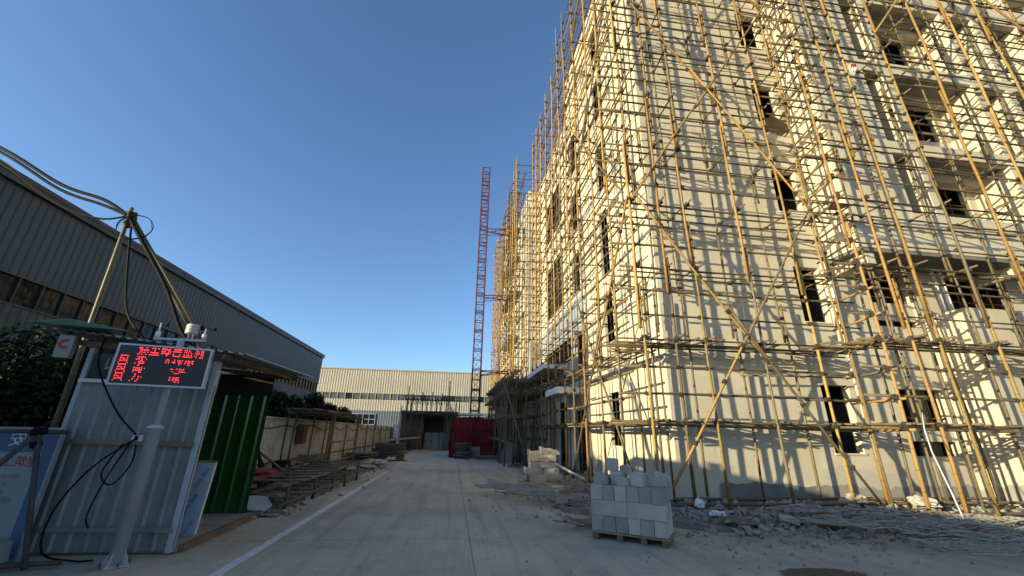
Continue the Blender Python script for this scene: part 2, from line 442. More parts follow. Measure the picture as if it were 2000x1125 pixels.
class Lash:
    def __init__(s): s.mb = MB().mat(LASH)
    def knot(s, p, d, r=.05, h=.045):
        p = Vector(p)+Vector((rnd.uniform(-.01, .01), rnd.uniform(-.01, .01), rnd.uniform(-.01, .01))); d = Vector(d).normalized()
        d = (d+Vector((rnd.uniform(-.3, .3), rnd.uniform(-.3, .3), rnd.uniform(-.3, .3)))).normalized()
        s.mb.tube(p-d*h, p+d*h, r, r*rnd.uniform(.8, 1.05), 6)
        if rnd.random() < .3:
            q = Vector((rnd.uniform(-1, 1), rnd.uniform(-1, 1), rnd.uniform(-1, .4)))*.14
            s.mb.tube(p, p+q, .007, .004, 3)
    def done(s, parent):
        o = s.mb.build('lashing', None, parent); o['kind'] = 'stuff'

LIFT = 2.0/3
def lev(k): return 1.9+LIFT*k
NLEV = 32
def stretch(a, b, lo, hi, overlap=.5):
    out = []; x = a
    while x < b-1.0:
        L = rnd.uniform(lo, hi); e = min(b, x+L)
        if b-e < 1.2: e = b
        out.append((x, e))
        if e >= b: break
        x = e-overlap
    return out
def scaffold(T, axis, outer, inner, ups, inner_ups, u0, u1, ztop, kmax, main_mat, led_mat, deck_mat, knots, ledger_end=.35,
             upr=.038, skip_low=None, deck_low=True, sub=True, extra=0.):
    """double-row bamboo scaffold; axis is the direction the ledgers run"""
    P = (lambda u, d, z: (u, d, z)) if axis == 'X' else (lambda u, d, z: (d, u, z))
    dirn = 1 if inner > outer else -1
    j = lambda a: rnd.uniform(-a, a)
    ax = (1, 0, 0) if axis == 'X' else (0, 1, 0)
    for row, us, m, r in ((outer, ups, main_mat, upr), (inner, inner_ups, GREYB if main_mat is not DULLB else DULLB, upr*.85)):
        for u in us:
            top = ztop(u)-(0 if row == outer else rnd.uniform(.2, 1.4)) + j(.35)
            z = .02; side = 1; lean_u, lean_d = j(.04), j(.02)
            first = True
            while z < top-.8:
                L = rnd.uniform(5.2, 7.4); e = min(top, z+L)
                if top-e < 1.3: e = top
                f0, f1 = z/20, e/20
                off = .045*side
                mm = m if (rnd.random() < .86 or m is not GOLD) else GREYB
                pole(T, 'upright_pole', P(u+off+lean_u*f0, row+lean_d*f0+j(.012), z), P(u+off+lean_u*f1, row+lean_d*f1+j(.012), e), r*rnd.uniform(.88, 1.08), mm)
                if not first:
                    for q in (.25, .8):
                        knots.knot(P(u+lean_u*f0, row, z+q), (0, 0, 1), .07, .03)
                first = False; side = -side
                if e >= top-.01: break
                z = e-rnd.uniform(1.0, 1.5)
    for k in range(-0, kmax):
        z = lev(k); main = (k % 3 == 0)
        if z > max(ztop(u) for u in ups): break
        if skip_low and z < skip_low: continue
        us = [u for u in ups if ztop(u) > z]
        if not us: continue
        a, b = max(u0, min(us)-.45), min(u1, max(us)+.5)
        if main or sub:
            for x, e in stretch(a-rnd.uniform(0, ledger_end), b+rnd.uniform(0, ledger_end), 5., 7.):
                zz = z+j(.035)
                pole(T, 'ledger_pole', P(x, outer+dirn*.078+j(.01), zz), P(e, outer+dirn*.078+j(.01), zz+j(.05)), .029*rnd.uniform(.85, 1.12), led_mat if rnd.random() < .45 else GREYB)
            for u in us: knots.knot(P(u, outer+dirn*.04, z), (0, 0, 1) if rnd.random() < .5 else ax, .062, .045)
        if main:
            low = deck_low and k <= 3
            nd = 4 if low else 2
            for i in range(nd):
                d = outer+dirn*(.28+(abs(inner-outer)-.30)*(i/(max(1, nd-1)))) if nd > 1 else inner
                for x, e in stretch(a-rnd.uniform(0, .4), b+rnd.uniform(0, .4), 4.2, 6.8):
                    zz = z-.03+j(.03)
                    pole(T, 'deck_pole', P(x, d+j(.04), zz), P(e, d+j(.04), zz+j(.06)), .027*rnd.uniform(.8, 1.1), deck_mat)
            for u in us:
                t0 = outer-dirn*rnd.uniform(.12, .32); t1 = inner+dirn*rnd.uniform(.05, .22)
                pole(T, 'transom_pole', P(u+.07+j(.05), t0, z+.075+j(.02)), P(u+.07+j(.06), t1, z+.06+j(.02)), .027*rnd.uniform(.85, 1.1), deck_mat if rnd.random() < .8 else led_mat)
                for i in range(3 if low else 1):
                    if i: pole(T, 'transom_pole', P(u+.3*i+j(.15), outer-dirn*rnd.uniform(-.05, .15), z+.075), P(u+.3*i+j(.25), inner+dirn*.1, z+.07), .027*rnd.uniform(.8, 1.1), deck_mat)
                knots.knot(P(u+.05, outer, z+.06), (0, 0, 1), .065, .05)
                knots.knot(P(u+.05, inner, z+.04), ax, .06, .045)
        elif rnd.random() < .15 and sub:
            for x, e in stretch(a, b, 4., 6.5):
                if rnd.random() < .4:
                    pole(T, 'ledger_pole', P(x, inner-dirn*.07, z+j(.05)), P(e, inner-dirn*.07, z+j(.05)), .028, GREYB)

# ================================================================== THE SETTING
def ground():
    mb = MB(); s = 400
    mb.quad((-s, -s, -.012), (s, -s, -.012), (s, s, -.012), (-s, s, -.012))
    tag(mb.build('ground', simple('yard_dirt', (.19, .165, .135), .95, var=.3, scale=.5, fine=12, bmp=.5)), kind='structure')
    mb = MB(); xs = [-3.45, 5.2]; 
    mb.quad((-9.0, -20, -.006), (16, -20, -.006), (16, 62, -.006), (-9.0, 62, -.006))
    tag(mb.build('road', ROAD), kind='structure')
    # worn painted line
    mb = MB(); q = random.Random(3); y = 1.0; L, Rr = [], []
    while y < 19.2:
        L.append((-2.66+q.uniform(-.012, .012), y, -.002)); Rr.append((-2.52+q.uniform(-.012, .012), y, -.002)); y += .12
    vs = L+Rr; n = len(L)
    mb.add(vs, [(i, i+n, i+n+1, i+1) for i in range(n-1)])
    tag(mb.build('road_line', PAINTW), kind='structure')
    # rough strip of dirt and rubble along the foot of the building
    mn = _mn
    def strip(name, x0, x1, y0, y1, step, hfun, m):
        nx, ny = int((x1-x0)/step), int((y1-y0)/step); vs, fs = [], []
        for jy in range(ny+1):
            for ix in range(nx+1):
                x, y = x0+ix*step, y0+jy*step; vs.append((x, y, hfun(x, y)))
        for jy in range(ny):
            for ix in range(nx):
                a = jy*(nx+1)+ix
                if max(vs[k][2] for k in (a, a+1, a+nx+1, a+nx+2)) > -.006: fs.append((a, a+1, a+nx+2, a+nx+1))
        mb = MB(); mb.add(vs, fs); return tag(mb.build(name, m, smooth=True), kind='structure')
    global h1, h2
    def h1(x, y):
        n = mn.noise(Vector((x*.9, y*.9, 0)))*.5+mn.noise(Vector((x*2.6, y*2.6, 3)))*.3+mn.noise(Vector((x*7, y*7, 5)))*.16
        # distance outside the building corner
        edge_s = 10.7-y if x > 5.8 else 99.; edge_w = 5.8-x if y > 9.9 else 99.
        lim = 2.9+mn.noise(Vector((x*.45, y*.45, 9)))*1.0
        d = math.hypot(max(0, 5.6-x), max(0, 10.4-y)) if not (x > 5.6 and y > 10.4) else 0
        f = max(0., min(1., (lim-d)/1.3))
        return -.03+f*(.05+.16*max(0, n+.22))
    strip('dirt_strip', 1.4, 16, 6.4, 24, .11, h1, DIRT)
    def h2(x, y):
        n = mn.noise(Vector((x*1.1, y*1.1, 2)))*.5+mn.noise(Vector((x*4, y*4, 3)))*.3
        e = -3.15-.35*mn.noise(Vector((0, y*.6, 1))); f = max(0., min(1., (e-x)/.5))
        return -.03+f*(.05+.10*max(0, n+.2))
    strip('dirt_verge', -6.4, -2.8, 9.3, 40, .14, h2, DIRT)
ground()

# ------------------------------------------------------------------ the building under construction
BX, BY = 5.8, 10.7
def building():
    T = thing('unfinished_building', 'cream rendered six storey building shell with empty window openings, wrapped in bamboo scaffolding', 'building', (18, 20, 0))
    H1, H0 = 23.0, 20.4
    # end wall (towards the camera) with its column of windows
    win_e = [(10.5, 11.42, 1.25, 3.1), (10.5, 11.42, 5.0, 6.83), (10.5, 11.42, 8.85, 10.52), (10.5, 11.42, 12.6, 14.42), (10.5, 11.42, 16.4, 18.22), (10.5, 11.42, 20.1, 21.9)]
    mb = MB(); mb.wall('Y', BY, .24, BX, 11.72, 0, H1, win_e); mb.build('end_wall', PLASTER, T)
    low = [(13.05, 14.62, 1.2, 3.07), (13.05, 14.62, 5.0, 6.85), (16.0, 18.6, 5.0, 6.85), (20.4, 22.6, 5.0, 6.85)]
    up = []
    for k in range(4):
        z = 8.95+3.75*k
        for a, b in ((15.6, 18.55), (20.95, 22.3), (23.4, 26.4)): up.append((a, b, z, z+1.75))
    mb = MB(); mb.wall('Y', BY, .24, 11.722, 30, 0, H1, low+up); mb.build('rear_wall', PLASTER, T)
    # spandrel blocks left across the lower openings
    for z0, z1 in ((1.6, 2.1), (5.22, 5.8)):
        MB().box(13.052, 14.618, BY+.06, BY+.16, z0, z1).build('spandrel_panel', PLASTER, T)
    MB().box(13.9, 14.6, BY+.5, BY+.58, 1.2, 3.2).build('timber_board', WOOD, T)
    # projecting bay: solid wall, side wall, soffit, bands and fins
    FY = 9.5
    mb = MB(); mb.box(11.72, 14.1, FY, FY+.22, 7.08, H1); mb.box(11.72, 11.94, FY+.22, BY-.002, 7.08, H1); mb.build('bay_wall', PLASTER, T)
    MB().box(11.75, 30, FY+.02, BY-.003, 6.96, 7.075).build('bay_soffit', DARKIN, T)  # darker material stands in for the shade under the bay
    for z0, z1 in ((7.08, 8.45), (10.8, 11.28), (14.5, 15.0), (18.3, 19.4), (22.2, 23.0)):
        MB().box(14.102, 30, FY+.003, FY+.2, z0, z1).build('spandrel_band', PLASTER, T)
        MB().box(14.102, 30, FY+.2, BY-.003, z0+.06 if z0 > 8 else z1-.2, z0+.2 if z0 > 8 else z1-.06).build('floor_slab', CEMENT, T)
        if z0 > 8: MB().box(14.102, 30, BY-.35, BY-.004, z0-.28, z0+.058).build('beam', PLASTER, T)
    for x, w in ((15.0, .34), (18.85, .32), (20.45, .3), (22.7, .3), (26.5, .3), (28.2, .3)):
        zz = 8.45
        for z0 in (10.8, 14.5, 18.3, 22.2):
            MB().box(x, x+w, FY-.004, BY-.004, zz, z0-.001).build('fin', PLASTER, T)
            zz = {10.8: 11.28, 14.5: 15.0, 18.3: 19.4}.get(z0, 0)
    MB().box(12.0, 12.3, FY+.1, BY-.01, 6.6, 6.955).build('beam', PLASTER, T)
    MB().box(17.4, 17.7, FY+.1, BY-.01, 6.6, 6.955).build('beam', PLASTER, T)
    # ground floor box with its parapet
    mb = MB(); mb.wall('Y', FY, .22, 14.75, 30, 0, 5.35, [(15.7, 17.9, 1.3, 3.35), (19.5, 21.7, 1.3, 3.35)]); mb.box(14.752, 14.972, FY+.22, BY-.003, 0, 5.349); mb.build('porch_wall', PLASTER, T)
    MB().box(14.98, 30, FY+.23, BY-.004, 3.55, 3.7).build('floor_slab', CEMENT, T)
    # window ribs (temporary bars)
    for (a, b, z0, z1) in [h for h in up if h[0] < 20] + low[1:3] + [low[0]]:
        mb = MB(); n = 3 if b-a > 2 else 2
        for i in range(1, n+1):
            x = a+(b-a)*i/(n+1); mb.box(x-.018, x+.018, BY+.12, BY+.15, z0, z1)
        zc = (z0+z1)/2+.1; mb.box(a, b, BY+.151, BY+.175, zc, zc+.035)
        mb.build('window_bars', RUST, T)
    # sills of the end wall openings
    for a, b, z0, z1 in win_e[:5]:
        MB().box(a-.03, b+.03, BY-.03, BY+.2, z0-.05, z0-.002).build('window_sill', PLASTER, T)
    # long side wall
    A = [(14.25, 15.2, 1.25, 3.08), (14.25, 15.2, 4.95, 6.95), (14.25, 15.2, 7.75, 10.65), (14.25, 15.2, 11.7, 14.15), (14.25, 15.2, 15.5, 17.8), (14.25, 15.2, 19.3, 21.3)]
    Bc = [(18.2, 19.55, 8.4, 10.5), (18.2, 19.55, 11.75, 14.1), (18.2, 19.55, 15.4, 18.0)]
    Cc = [(21.4, 25.9, 8.6, 12.1), (21.5, 25.7, 14.0, 16.9)]
    D = [(18.3, 19.75, 0, 2.66), (21.3, 25.2, 0, 3.2), (17.9, 19.2, 4.1, 6.3), (20.0, 26.6, 5.15, 6.4)]
    mb = MB(); mb.wall('X', BX, .12, BY+.2405, 19.9, 0, H1, A+Bc+[d for d in D if d[1] < 19.9]); mb.build('side_wall', PLASTER, T)
    mb = MB(); mb.wall('X', BX+.003, .12, 19.902, 28, 0, H0, Cc+[d for d in D if d[1] > 19.9]); mb.build('side_wall', PLASTER, T)
    for a, b, z0, z1 in A[:5]+Bc:
        MB().box(BX-.03, BX+.11, a-.04, b+.04, z0-.05, z0-.002).build('window_sill', PLASTER, T)
        mb = MB(); c = (a+b)/2; mb.box(BX+.06, BX+.08, c-.014, c+.014, z0, z1); zc = z0+(z1-z0)*.62; mb.box(BX+.081, BX+.1, a, b, zc, zc+.03)
        mb.build('window_bars', OLDTUBE, T)
    for a, b, z0, z1 in Cc+[D[3]]:
        mb = MB(); n = 4
        for i in range(1, n+1): y = a+(b-a)*i/(n+1); mb.box(BX+.05, BX+.08, y-.02, y+.02, z0, z1)
        mb.box(BX+.081, BX+.11, a, b, (z0+z1)/2, (z0+z1)/2+.05); mb.build('window_bars', OLDTUBE, T)
    # thin plaster bands round the shell
    for z in (3.72, 7.42, 11.15, 14.9, 18.65):
        MB().box(BX-.028, BX-.002, BY-.002, 19.9, z, z+.07).build('plaster_band', PLASTER, T)
        MB().box(BX-.028, 11.69, BY-.028, BY-.0025, z, z+.07).build('plaster_band', PLASTER, T)
    # grey film covered panels above the entrance and columns of the entrance
    y = 18.0
    while y < 26.4:
        MB().box(BX-.05, BX-.004, y, y+.98, 6.45, 8.05).build('facade_panel', GREYPANEL, T); y += 1.0
    MB().box(BX-.05, BX-.004, 19.25, 19.98, 4.1, 6.43).build('facade_panel', GREYPANEL, T)
    for y in (20.0, 22.6, 23.9, 25.3): MB().box(BX-.1, BX-.005, y, y+.35, 0, 3.28).build('entrance_column', WHITEC, T)
    # canopies
    MB().box(4.52, 5.795, 18.2, 20.6, 3.33, 3.61).build('canopy', WHITEC, T)
    MB().box(4.52, 5.795, 21.0, 26.8, 4.84, 5.08).build('canopy', WHITEC, T)
    # far wing that steps out, with landings
    mb = MB(); holes = []
    for z in (1.0, 4.9, 8.6, 12.4, 16.1):
        for y in (29.6, 36.8, 41.2): holes.append((y, y+1.8, z, z+1.9))
    mb.wall('X', 4.9, .24, 28, 46, 0, 20.2, holes); mb.build('wing_wall', PLASTER, T)
    MB().box(5.1405, 6.2, 28.0, 28.24, 0, 20.2).build('wing_wall', PLASTER, T)
    MB().box(5.1405, 24, 45.76, 46, 0, 20.2).build('wing_wall', PLASTER, T)
    for z in (9.0, 12.9, 16.2, 19.0):
        MB().box(4.0, 4.89, 32.5, 38.5, z, z+.22).build('landing_slab', DARKIN, T)
        MB().box(4.05, 4.15, 34.2, 37.6, z+.22, z+1.5).build('landing_panel', GREYPANEL if z in (9.0,) else CEMENT, T)
    for y in (28.25, 30.6): MB().box(4.8, 4.895, y, y+.4, 0, 20.1).build('pilaster', PLASTER, T)
    MB().box(4.95, 5.79, 27.3, 27.99, 4.4, 7.6).build('cement_block', CEMENT, T)
    # interior: slabs, cross walls, roof, hidden sides
    for z in (3.6, 7.35, 11.1, 14.85, 18.6):
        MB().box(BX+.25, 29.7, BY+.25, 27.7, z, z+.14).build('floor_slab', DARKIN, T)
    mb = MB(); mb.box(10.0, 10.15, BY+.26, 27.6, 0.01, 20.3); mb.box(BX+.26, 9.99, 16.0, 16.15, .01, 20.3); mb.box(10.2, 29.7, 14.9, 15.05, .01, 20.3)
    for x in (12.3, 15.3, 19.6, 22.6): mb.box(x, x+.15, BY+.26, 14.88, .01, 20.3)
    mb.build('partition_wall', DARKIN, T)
    mb = MB(); mb.box(BX+.13, 29.9, BY+.25, 19.89, H1-.6, H1-.45); mb.box(BX+.13, 29.9, 19.91, 27.9, H0-.5, H0-.35); mb.build('roof_slab', CEMENT, T)
    mb = MB(); mb.box(29.78, 29.999, BY+.25, 28, 0, 20.3); mb.box(6.3, 29.77, 27.78, 28, 0, 20.3); mb.box(BX+.25, 29.7, 19.66, 19.9, 20.3, 22.9); mb.build('rear_wall', PLASTER, T)
    # downpipes
    for x, y, z0, z1 in ((11.58, BY-.12, 2.2, 6.95), (11.45, BY-.1, 4.4, 6.95), (15.45, BY-.2, 5.36, 6.95), (15.75, BY-.2, 5.36, 6.95)):
        MB().tube((x, y, z0), (x, y, z1), .055, None, 10).build('downpipe', WHITEP, T, True)
building()

# ------------------------------------------------------------------ scaffolding
def scaff_end():
    T = thing('bamboo_scaffold', 'golden bamboo scaffolding lashed across the end wall and bay facing the camera', 'scaffolding', (9, 9.4, 0))
    K = Lash()
    top = lambda u: 24.6
    scaffold(T, 'X', 9.5, 10.36, [4.6, 5.47, 6.28, 7.89, 9.49, 10.38], [5.2, 6.28, 7.8, 9.4], 4.2, 10.9, top, NLEV, GOLD, GREYB, GREYB, K)
    scaffold(T, 'X', 8.3, 9.2, [10.0, 10.9, 11.7, 13.4, 15.1, 16.7, 18.4, 20.0, 21.7], [10.15, 11.5, 12.6, 14.2, 15.9, 17.5, 19.2, 20.8], 9.6, 22.6, top, NLEV, GOLD, GREYB, GREYB, K)
    # uprights inside the shelter of the bay, reaching down to the ground
    for x in (12.2, 12.9, 13.5, 14.3):
        pole(T, 'upright_pole', (x, 10.1+rnd.uniform(-.2, .3), 0), (x+rnd.uniform(-.05, .1), 10.2, 6.9), .034, DULLB if rnd.random() < .6 else GREYB)
    for x in (15.6, 16.4, 17.2, 18.2, 19.0):
        pole(T, 'upright_pole', (x, 9.1, 0), (x+.05, 9.15, 6.9), .036, GREYB)
    # short ledgers round the corner of the bay
    for k in range(NLEV):
        z = lev(k)
        pole(T, 'ledger_pole', (10.05, 8.1, z-.06), (10.42, 9.75, z-.06+rnd.uniform(-.05, .05)), .03, GOLD if rnd.random() < .6 else GREYB)
        K.knot((10.05, 8.3, z-.03), (0, 0, 1), .065, .06)
    # low feet rails near the ground
    for y, z in ((9.62, .1), (10.3, .12), (8.42, .09)):
        a = 4.6 if y > 9 else 9.8
        for x, e in stretch(a, 20, 5, 7): pole(T, 'foot_rail', (x, y+rnd.uniform(-.05, .05), z+.05), (e, y-.06+rnd.uniform(-.05, .05), z+.08), .036, DULLB)
    # crossed braces
    for a, b in (((4.91, .5), (10.45, 8.45)), ((4.72, 8.0), (10.1, .2)), ((4.6, 7.9), (10.4, 16.6)), ((4.4, 17.0), (10.5, 7.7)), ((10.4, 16.4), (5.0, 24.4)), ((5.0, 16.2), (10.6, 24.4))):
        p, q = Vector((a[0], 9.36, a[1])), Vector((b[0], 9.38, b[1])); m = (p+q)/2; d = (q-p).normalized()
        pole(T, 'brace_pole', p, m+d*.9, .033, GOLD); pole(T, 'brace_pole', m-d*.9+Vector((.05, -.02, .06)), q, .032, GREYB if rnd.random() < .4 else GOLD)
        for t in (.12, .3, .42, .5, .58, .72, .9): K.knot(p.lerp(q, t), d, .062, .05)
    for a, b in (((13.0, 24.0), (21.5, 14.0)), ((21.0, 24.2), (13.2, 14.5)), ((10.6, 3.2), (10.3, 1.6))):
        p, q = Vector((a[0], 8.16, a[1])), Vector((b[0], 8.18, b[1])); m = (p+q)/2
        if (p-q).length > 3:
            pole(T, 'brace_pole', p, m+(q-p)*.06, .038, GREYB); pole(T, 'brace_pole', m-(q-p)*.06+Vector((.04, -.02, .05)), q, .036, GOLD)
    K.done(T)
scaff_end()

def scaff_side():
    T = thing('bamboo_scaffold', 'bamboo scaffolding along the long sunlit side wall above the white entrance canopies', 'scaffolding', (4.9, 19, 0))
    K = Lash()
    top = lambda u: 25.0 if u < 14.2 else (24.4 if u < 18.6 else 22.4)
    ups = [9.62, 11.16, 12.58, 14.28, 15.83, 17.17, 18.75, 20.28, 21.9, 23.4, 24.6]
    inn = [10.3, 11.9, 13.2, 14.9, 16.5, 17.8, 19.5, 21.2, 22.8, 24.3]
    scaffold(T, 'Y', 4.6, 5.46, [u for u in ups if u > 10], inn, 9.2, 25.2, top, NLEV+1, GOLD, GOLD, GREYB, K)
    for a, b in (((15.55, 16.0), (9.7, 8.3)), ((14.4, 6.3), (10.15, .2)), ((9.4, 8.0), (15.95, .1)), ((16.5, 16.2), (22.5, 8.0)), ((9.5, 17.2), (15.6, 9.5)), ((10.0, 24), (16.0, 16.2))):
        p, q = Vector((4.47, a[0], a[1])), Vector((4.49, b[0], b[1])); m = (p+q)/2; d = (q-p).normalized()
        pole(T, 'brace_pole', p, m+d*.8, .033, GOLD if rnd.random() < .5 else GREYB); pole(T, 'brace_pole', m-d*.8+Vector((-.03, .04, .05)), q, .031, GREYB)
        for t in (.1, .3, .5, .7, .9): K.knot(p.lerp(q, t), d, .06, .05)
    for a, b in stretch(10.2, 27, 5, 7):
        pole(T, 'foot_rail', (4.68, a, .12), (4.66, b, .14), .034, DULLB)
    K.done(T)
scaff_side()

def scaff_wing():
    T = thing('bamboo_scaffold', 'dense far bamboo scaffolding round the stepped out wing behind the red hoist mast', 'scaffolding', (4.2, 37, 0))
    K = Lash(); top = lambda u: 23.2
    ups = [28.2+1.45*i for i in range(13)]
    scaffold(T, 'Y', 3.85, 4.6, ups, [u+.7 for u in ups], 27.8, 46.4, top, NLEV, GOLD, GOLD, GREYB, K, upr=.042)
    # landing bay towards the hoist
    for k in range(32):
        z = lev(k)
        pole(T, 'ledger_pole', (3.6, 27.95, z), (5.9, 27.9, z+.03), .032, GREYB)
        if k % 3 == 0:
            for y in (29.5, 30.3, 31.1, 32): pole(T, 'transom_pole', (3.4, y, z+.08), (4.8, y, z+.1), .03, GREYB)
    for x in (3.9, 4.6, 5.5):
        z = 0
        while z < (22 if x < 4 else 14):
            pole(T, 'upright_pole', (x+rnd.uniform(-.05, .05), 27.85, z), (x+rnd.uniform(-.05, .05), 27.85, min(23.3, z+7)), .042, GOLD if rnd.random() < .7 else GREYB); z += 6
    for i in range(36):     # ragged pole ends poking out of the far side
        y, z = rnd.uniform(36, 46.2), rnd.uniform(3, 22)
        pole(T, 'transom_pole', (3.85-rnd.uniform(.25, .55), y, z), (4.7, y+rnd.uniform(-.1, .1), z+rnd.uniform(-.1, .2)), .03, GOLD)
    K.done(T)
scaff_wing()

def shoring():
    T = thing('bamboo_platform', 'shaded working platform of old bamboo on close set posts beside the entrance canopy', 'scaffolding', (4, 26, 0))
    for i in range(13):
        for x in (2.75, 3.35, 3.9):
            y = 22.2+i*.98+rnd.uniform(-.2, .2)
            pole(T, 'upright_pole', (x+rnd.uniform(-.08, .08), y, 0), (x+rnd.uniform(-.08, .08), y+rnd.uniform(-.06, .06), rnd.uniform(3.6, 4.9)), .038, DULLB)
    for i in range(22):
        pole(T, 'upright_pole', (rnd.uniform(4.3, 5.5), 21.5+i*.6, 0), (rnd.uniform(4.3, 5.5), 21.5+i*.6+rnd.uniform(-.3, .3), rnd.uniform(3.4, 4.4)), .034, DULLB)
    for z in (1.2, 2.4, 3.55, 4.3):
        for x in (2.7, 3.3, 3.85):
            for a, b in stretch(21.9, 34.3, 5, 7): pole(T, 'ledger_pole', (x, a, z+rnd.uniform(-.04, .04)), (x, b, z+rnd.uniform(-.04, .04)), .034, DULLB)
        n = 20 if z > 3 else 6
        for i in range(n):
            y = 22.2+12*i/n+rnd.uniform(-.08, .08)
            pole(T, 'transom_pole', (2.45+rnd.uniform(-.15, .1), y, z+.08), (5.1+rnd.uniform(-.2, .4), y+rnd.uniform(-.15, .15), z+.1), .036, DULLB)
    for z in (3.7, 4.45):
        for i in range(6):
            x = 2.6+i*.4
            for a, b in stretch(22.0, 34.2, 4, 6): pole(T, 'deck_pole', (x, a, z+.03), (x+rnd.uniform(-.1, .1), b, z+.04), .036, DULLB)
    pole(T, 'brace_pole', (2.55, 22.3, 4.4), (3.6, 20.9, .4), .04, DULLB); pole(T, 'brace_pole', (2.6, 27, 3.6), (2.6, 22.6, .2), .04, DULLB)
    pole(T, 'brace_pole', (2.55, 30, 3.6), (2.5, 33, .2), .04, DULLB)
shoring()

for p, ry, s, lab in (((10.35, 9.95, 11.72), .25, (1.05, .62), 'torn grey plywood sheet lying on the scaffold below a window opening'),
                      ((10.7, 9.0, 8.0), -.12, (.75, .5), 'small dark board on the scaffold at the inner corner of the bay')):
    mb = MB(); w, d = s
    mb.add([(-w/2, -d/2, 0), (w/2*.8, -d/2*.9, .01), (w/2, d/2*.6, 0), (w/2*.4, d/2, .02), (-w/2*.7, d/2*.8, 0),
            (-w/2, -d/2, .02), (w/2*.8, -d/2*.9, .03), (w/2, d/2*.6, .02), (w/2*.4, d/2, .04), (-w/2*.7, d/2*.8, .02)],
           [(4, 3, 2, 1, 0), (5, 6, 7, 8, 9)]+[(i, (i+1) % 5, (i+1) % 5+5, i+5) for i in range(5)])
    tag(mb.build('plywood_board', WOOD, None, world_m=Matrix.Translation(p) @ Euler((.18, ry, .2)).to_matrix().to_4x4()), lab, 'board')
def rag(name, p, s, m, lab, cat, flat=False, group=None, seed=1):
    """crumpled cloth or plastic: a noisy closed lump with folds"""
    q = random.Random(seed); bm = bmesh.new(); bmesh.ops.create_icosphere(bm, subdivisions=3, radius=1)
    from mathutils import noise as mn
    for v in bm.verts:
        n = mn.noise(v.co*1.9+Vector((seed, 0, 0)))*.55+mn.noise(v.co*4.5+Vector((0, seed, 0)))*.3
        v.co = v.co*(1+n); v.co = Vector((v.co.x*s[0], v.co.y*s[1], v.co.z*s[2]))
        if flat and v.co.z < -s[2]*.4: v.co.z = -s[2]*.4
    me = bpy.data.meshes.new(name); bm.to_mesh(me); bm.free(); me.materials.append(m)
    o = link(name, me, None, Matrix.Translation(p) @ Matrix.Rotation(q.uniform(0, 6), 4, 'Z')); return tag(o, lab, cat, group)
o = rag('hanging_bag', (11.75, 8.15, 12.6), (.085, .07, .19), SACK, 'red and white plastic bag tied high on a bamboo pole of the bay', 'bag', seed=4)
st = rag('red_print', (11.75, 8.11, 12.66), (.085, .06, .10), REDRAG, None, None, seed=5)
m_ = st.matrix_basis.copy(); st.parent = o; st.matrix_parent_inverse = o.matrix_basis.inverted()

# ================================================================== LEFT SIDE AND BACKGROUND BUILDINGS
def ridged(mb, axis, c, u0, u1, z0, z1, pitch, depth):
    """vertical ribbed cladding; axis X: face at x=c looking +X, axis Y: face at y=c looking -Y"""
    if axis == 'X': mb.corr((c, u0, z0), (0, 1, 0), u1-u0, z1-z0, (1, 0, 0), pitch, depth, flat=.74)
    else: mb.corr((u0, c, z0), (1, 0, 0), u1-u0, z1-z0, (0, -1, 0), pitch, depth, flat=.5)
def left_warehouse():
    T = thing('warehouse', 'long dark grey corrugated warehouse in shade with a strip of windows, left of the yard', 'warehouse', (-24, 27, 0))
    x, y0, y1 = -14.0, 9.3, 45.0
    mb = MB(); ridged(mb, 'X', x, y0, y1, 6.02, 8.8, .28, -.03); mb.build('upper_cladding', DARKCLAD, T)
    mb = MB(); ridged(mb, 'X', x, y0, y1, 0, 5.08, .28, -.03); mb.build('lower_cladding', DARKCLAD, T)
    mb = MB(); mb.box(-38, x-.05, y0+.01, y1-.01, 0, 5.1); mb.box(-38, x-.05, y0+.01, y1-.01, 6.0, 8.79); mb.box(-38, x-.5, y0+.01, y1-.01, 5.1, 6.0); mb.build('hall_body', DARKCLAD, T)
    mb = MB(); mb.box(-38.2, x+.16, y0-.05, y1+.05, 8.801, 8.95); mb.box(x+.02, x+.14, y0-.04, y1+.04, 8.62, 8.80)
    mb.build('roof_trim', simple('dark_trim', (.05, .055, .06), .5, metal=.2, bmp=.03), T)
    FR = MB().mat(MATS['dark_trim']); y = y0+.05; w = .802; i = 0
    while y < y1-.4:
        e = min(y+w, y1-.05)
        g = MB().quad((x-.06, y+.02, 5.14), (x-.06+rnd.uniform(-.006, .006), e-.02, 5.14), (x-.06+rnd.uniform(-.006, .006), e-.02, 5.96), (x-.06, y+.02, 5.96))
        g.box(x-.09, x-.07, y+.02, e-.02, 5.14, 5.96)
        g.build('window_pane', GLASS, T)
        FR.box(x-.08, x+.015, e-.018, e+.018, 5.12, 5.98); y = e
    FR.box(x-.08, x+.03, y0, y1, 5.08, 5.13); FR.box(x-.08, x+.03, y0, y1, 5.97, 6.02)
    FR.build('window_frame', None, T)
left_warehouse()
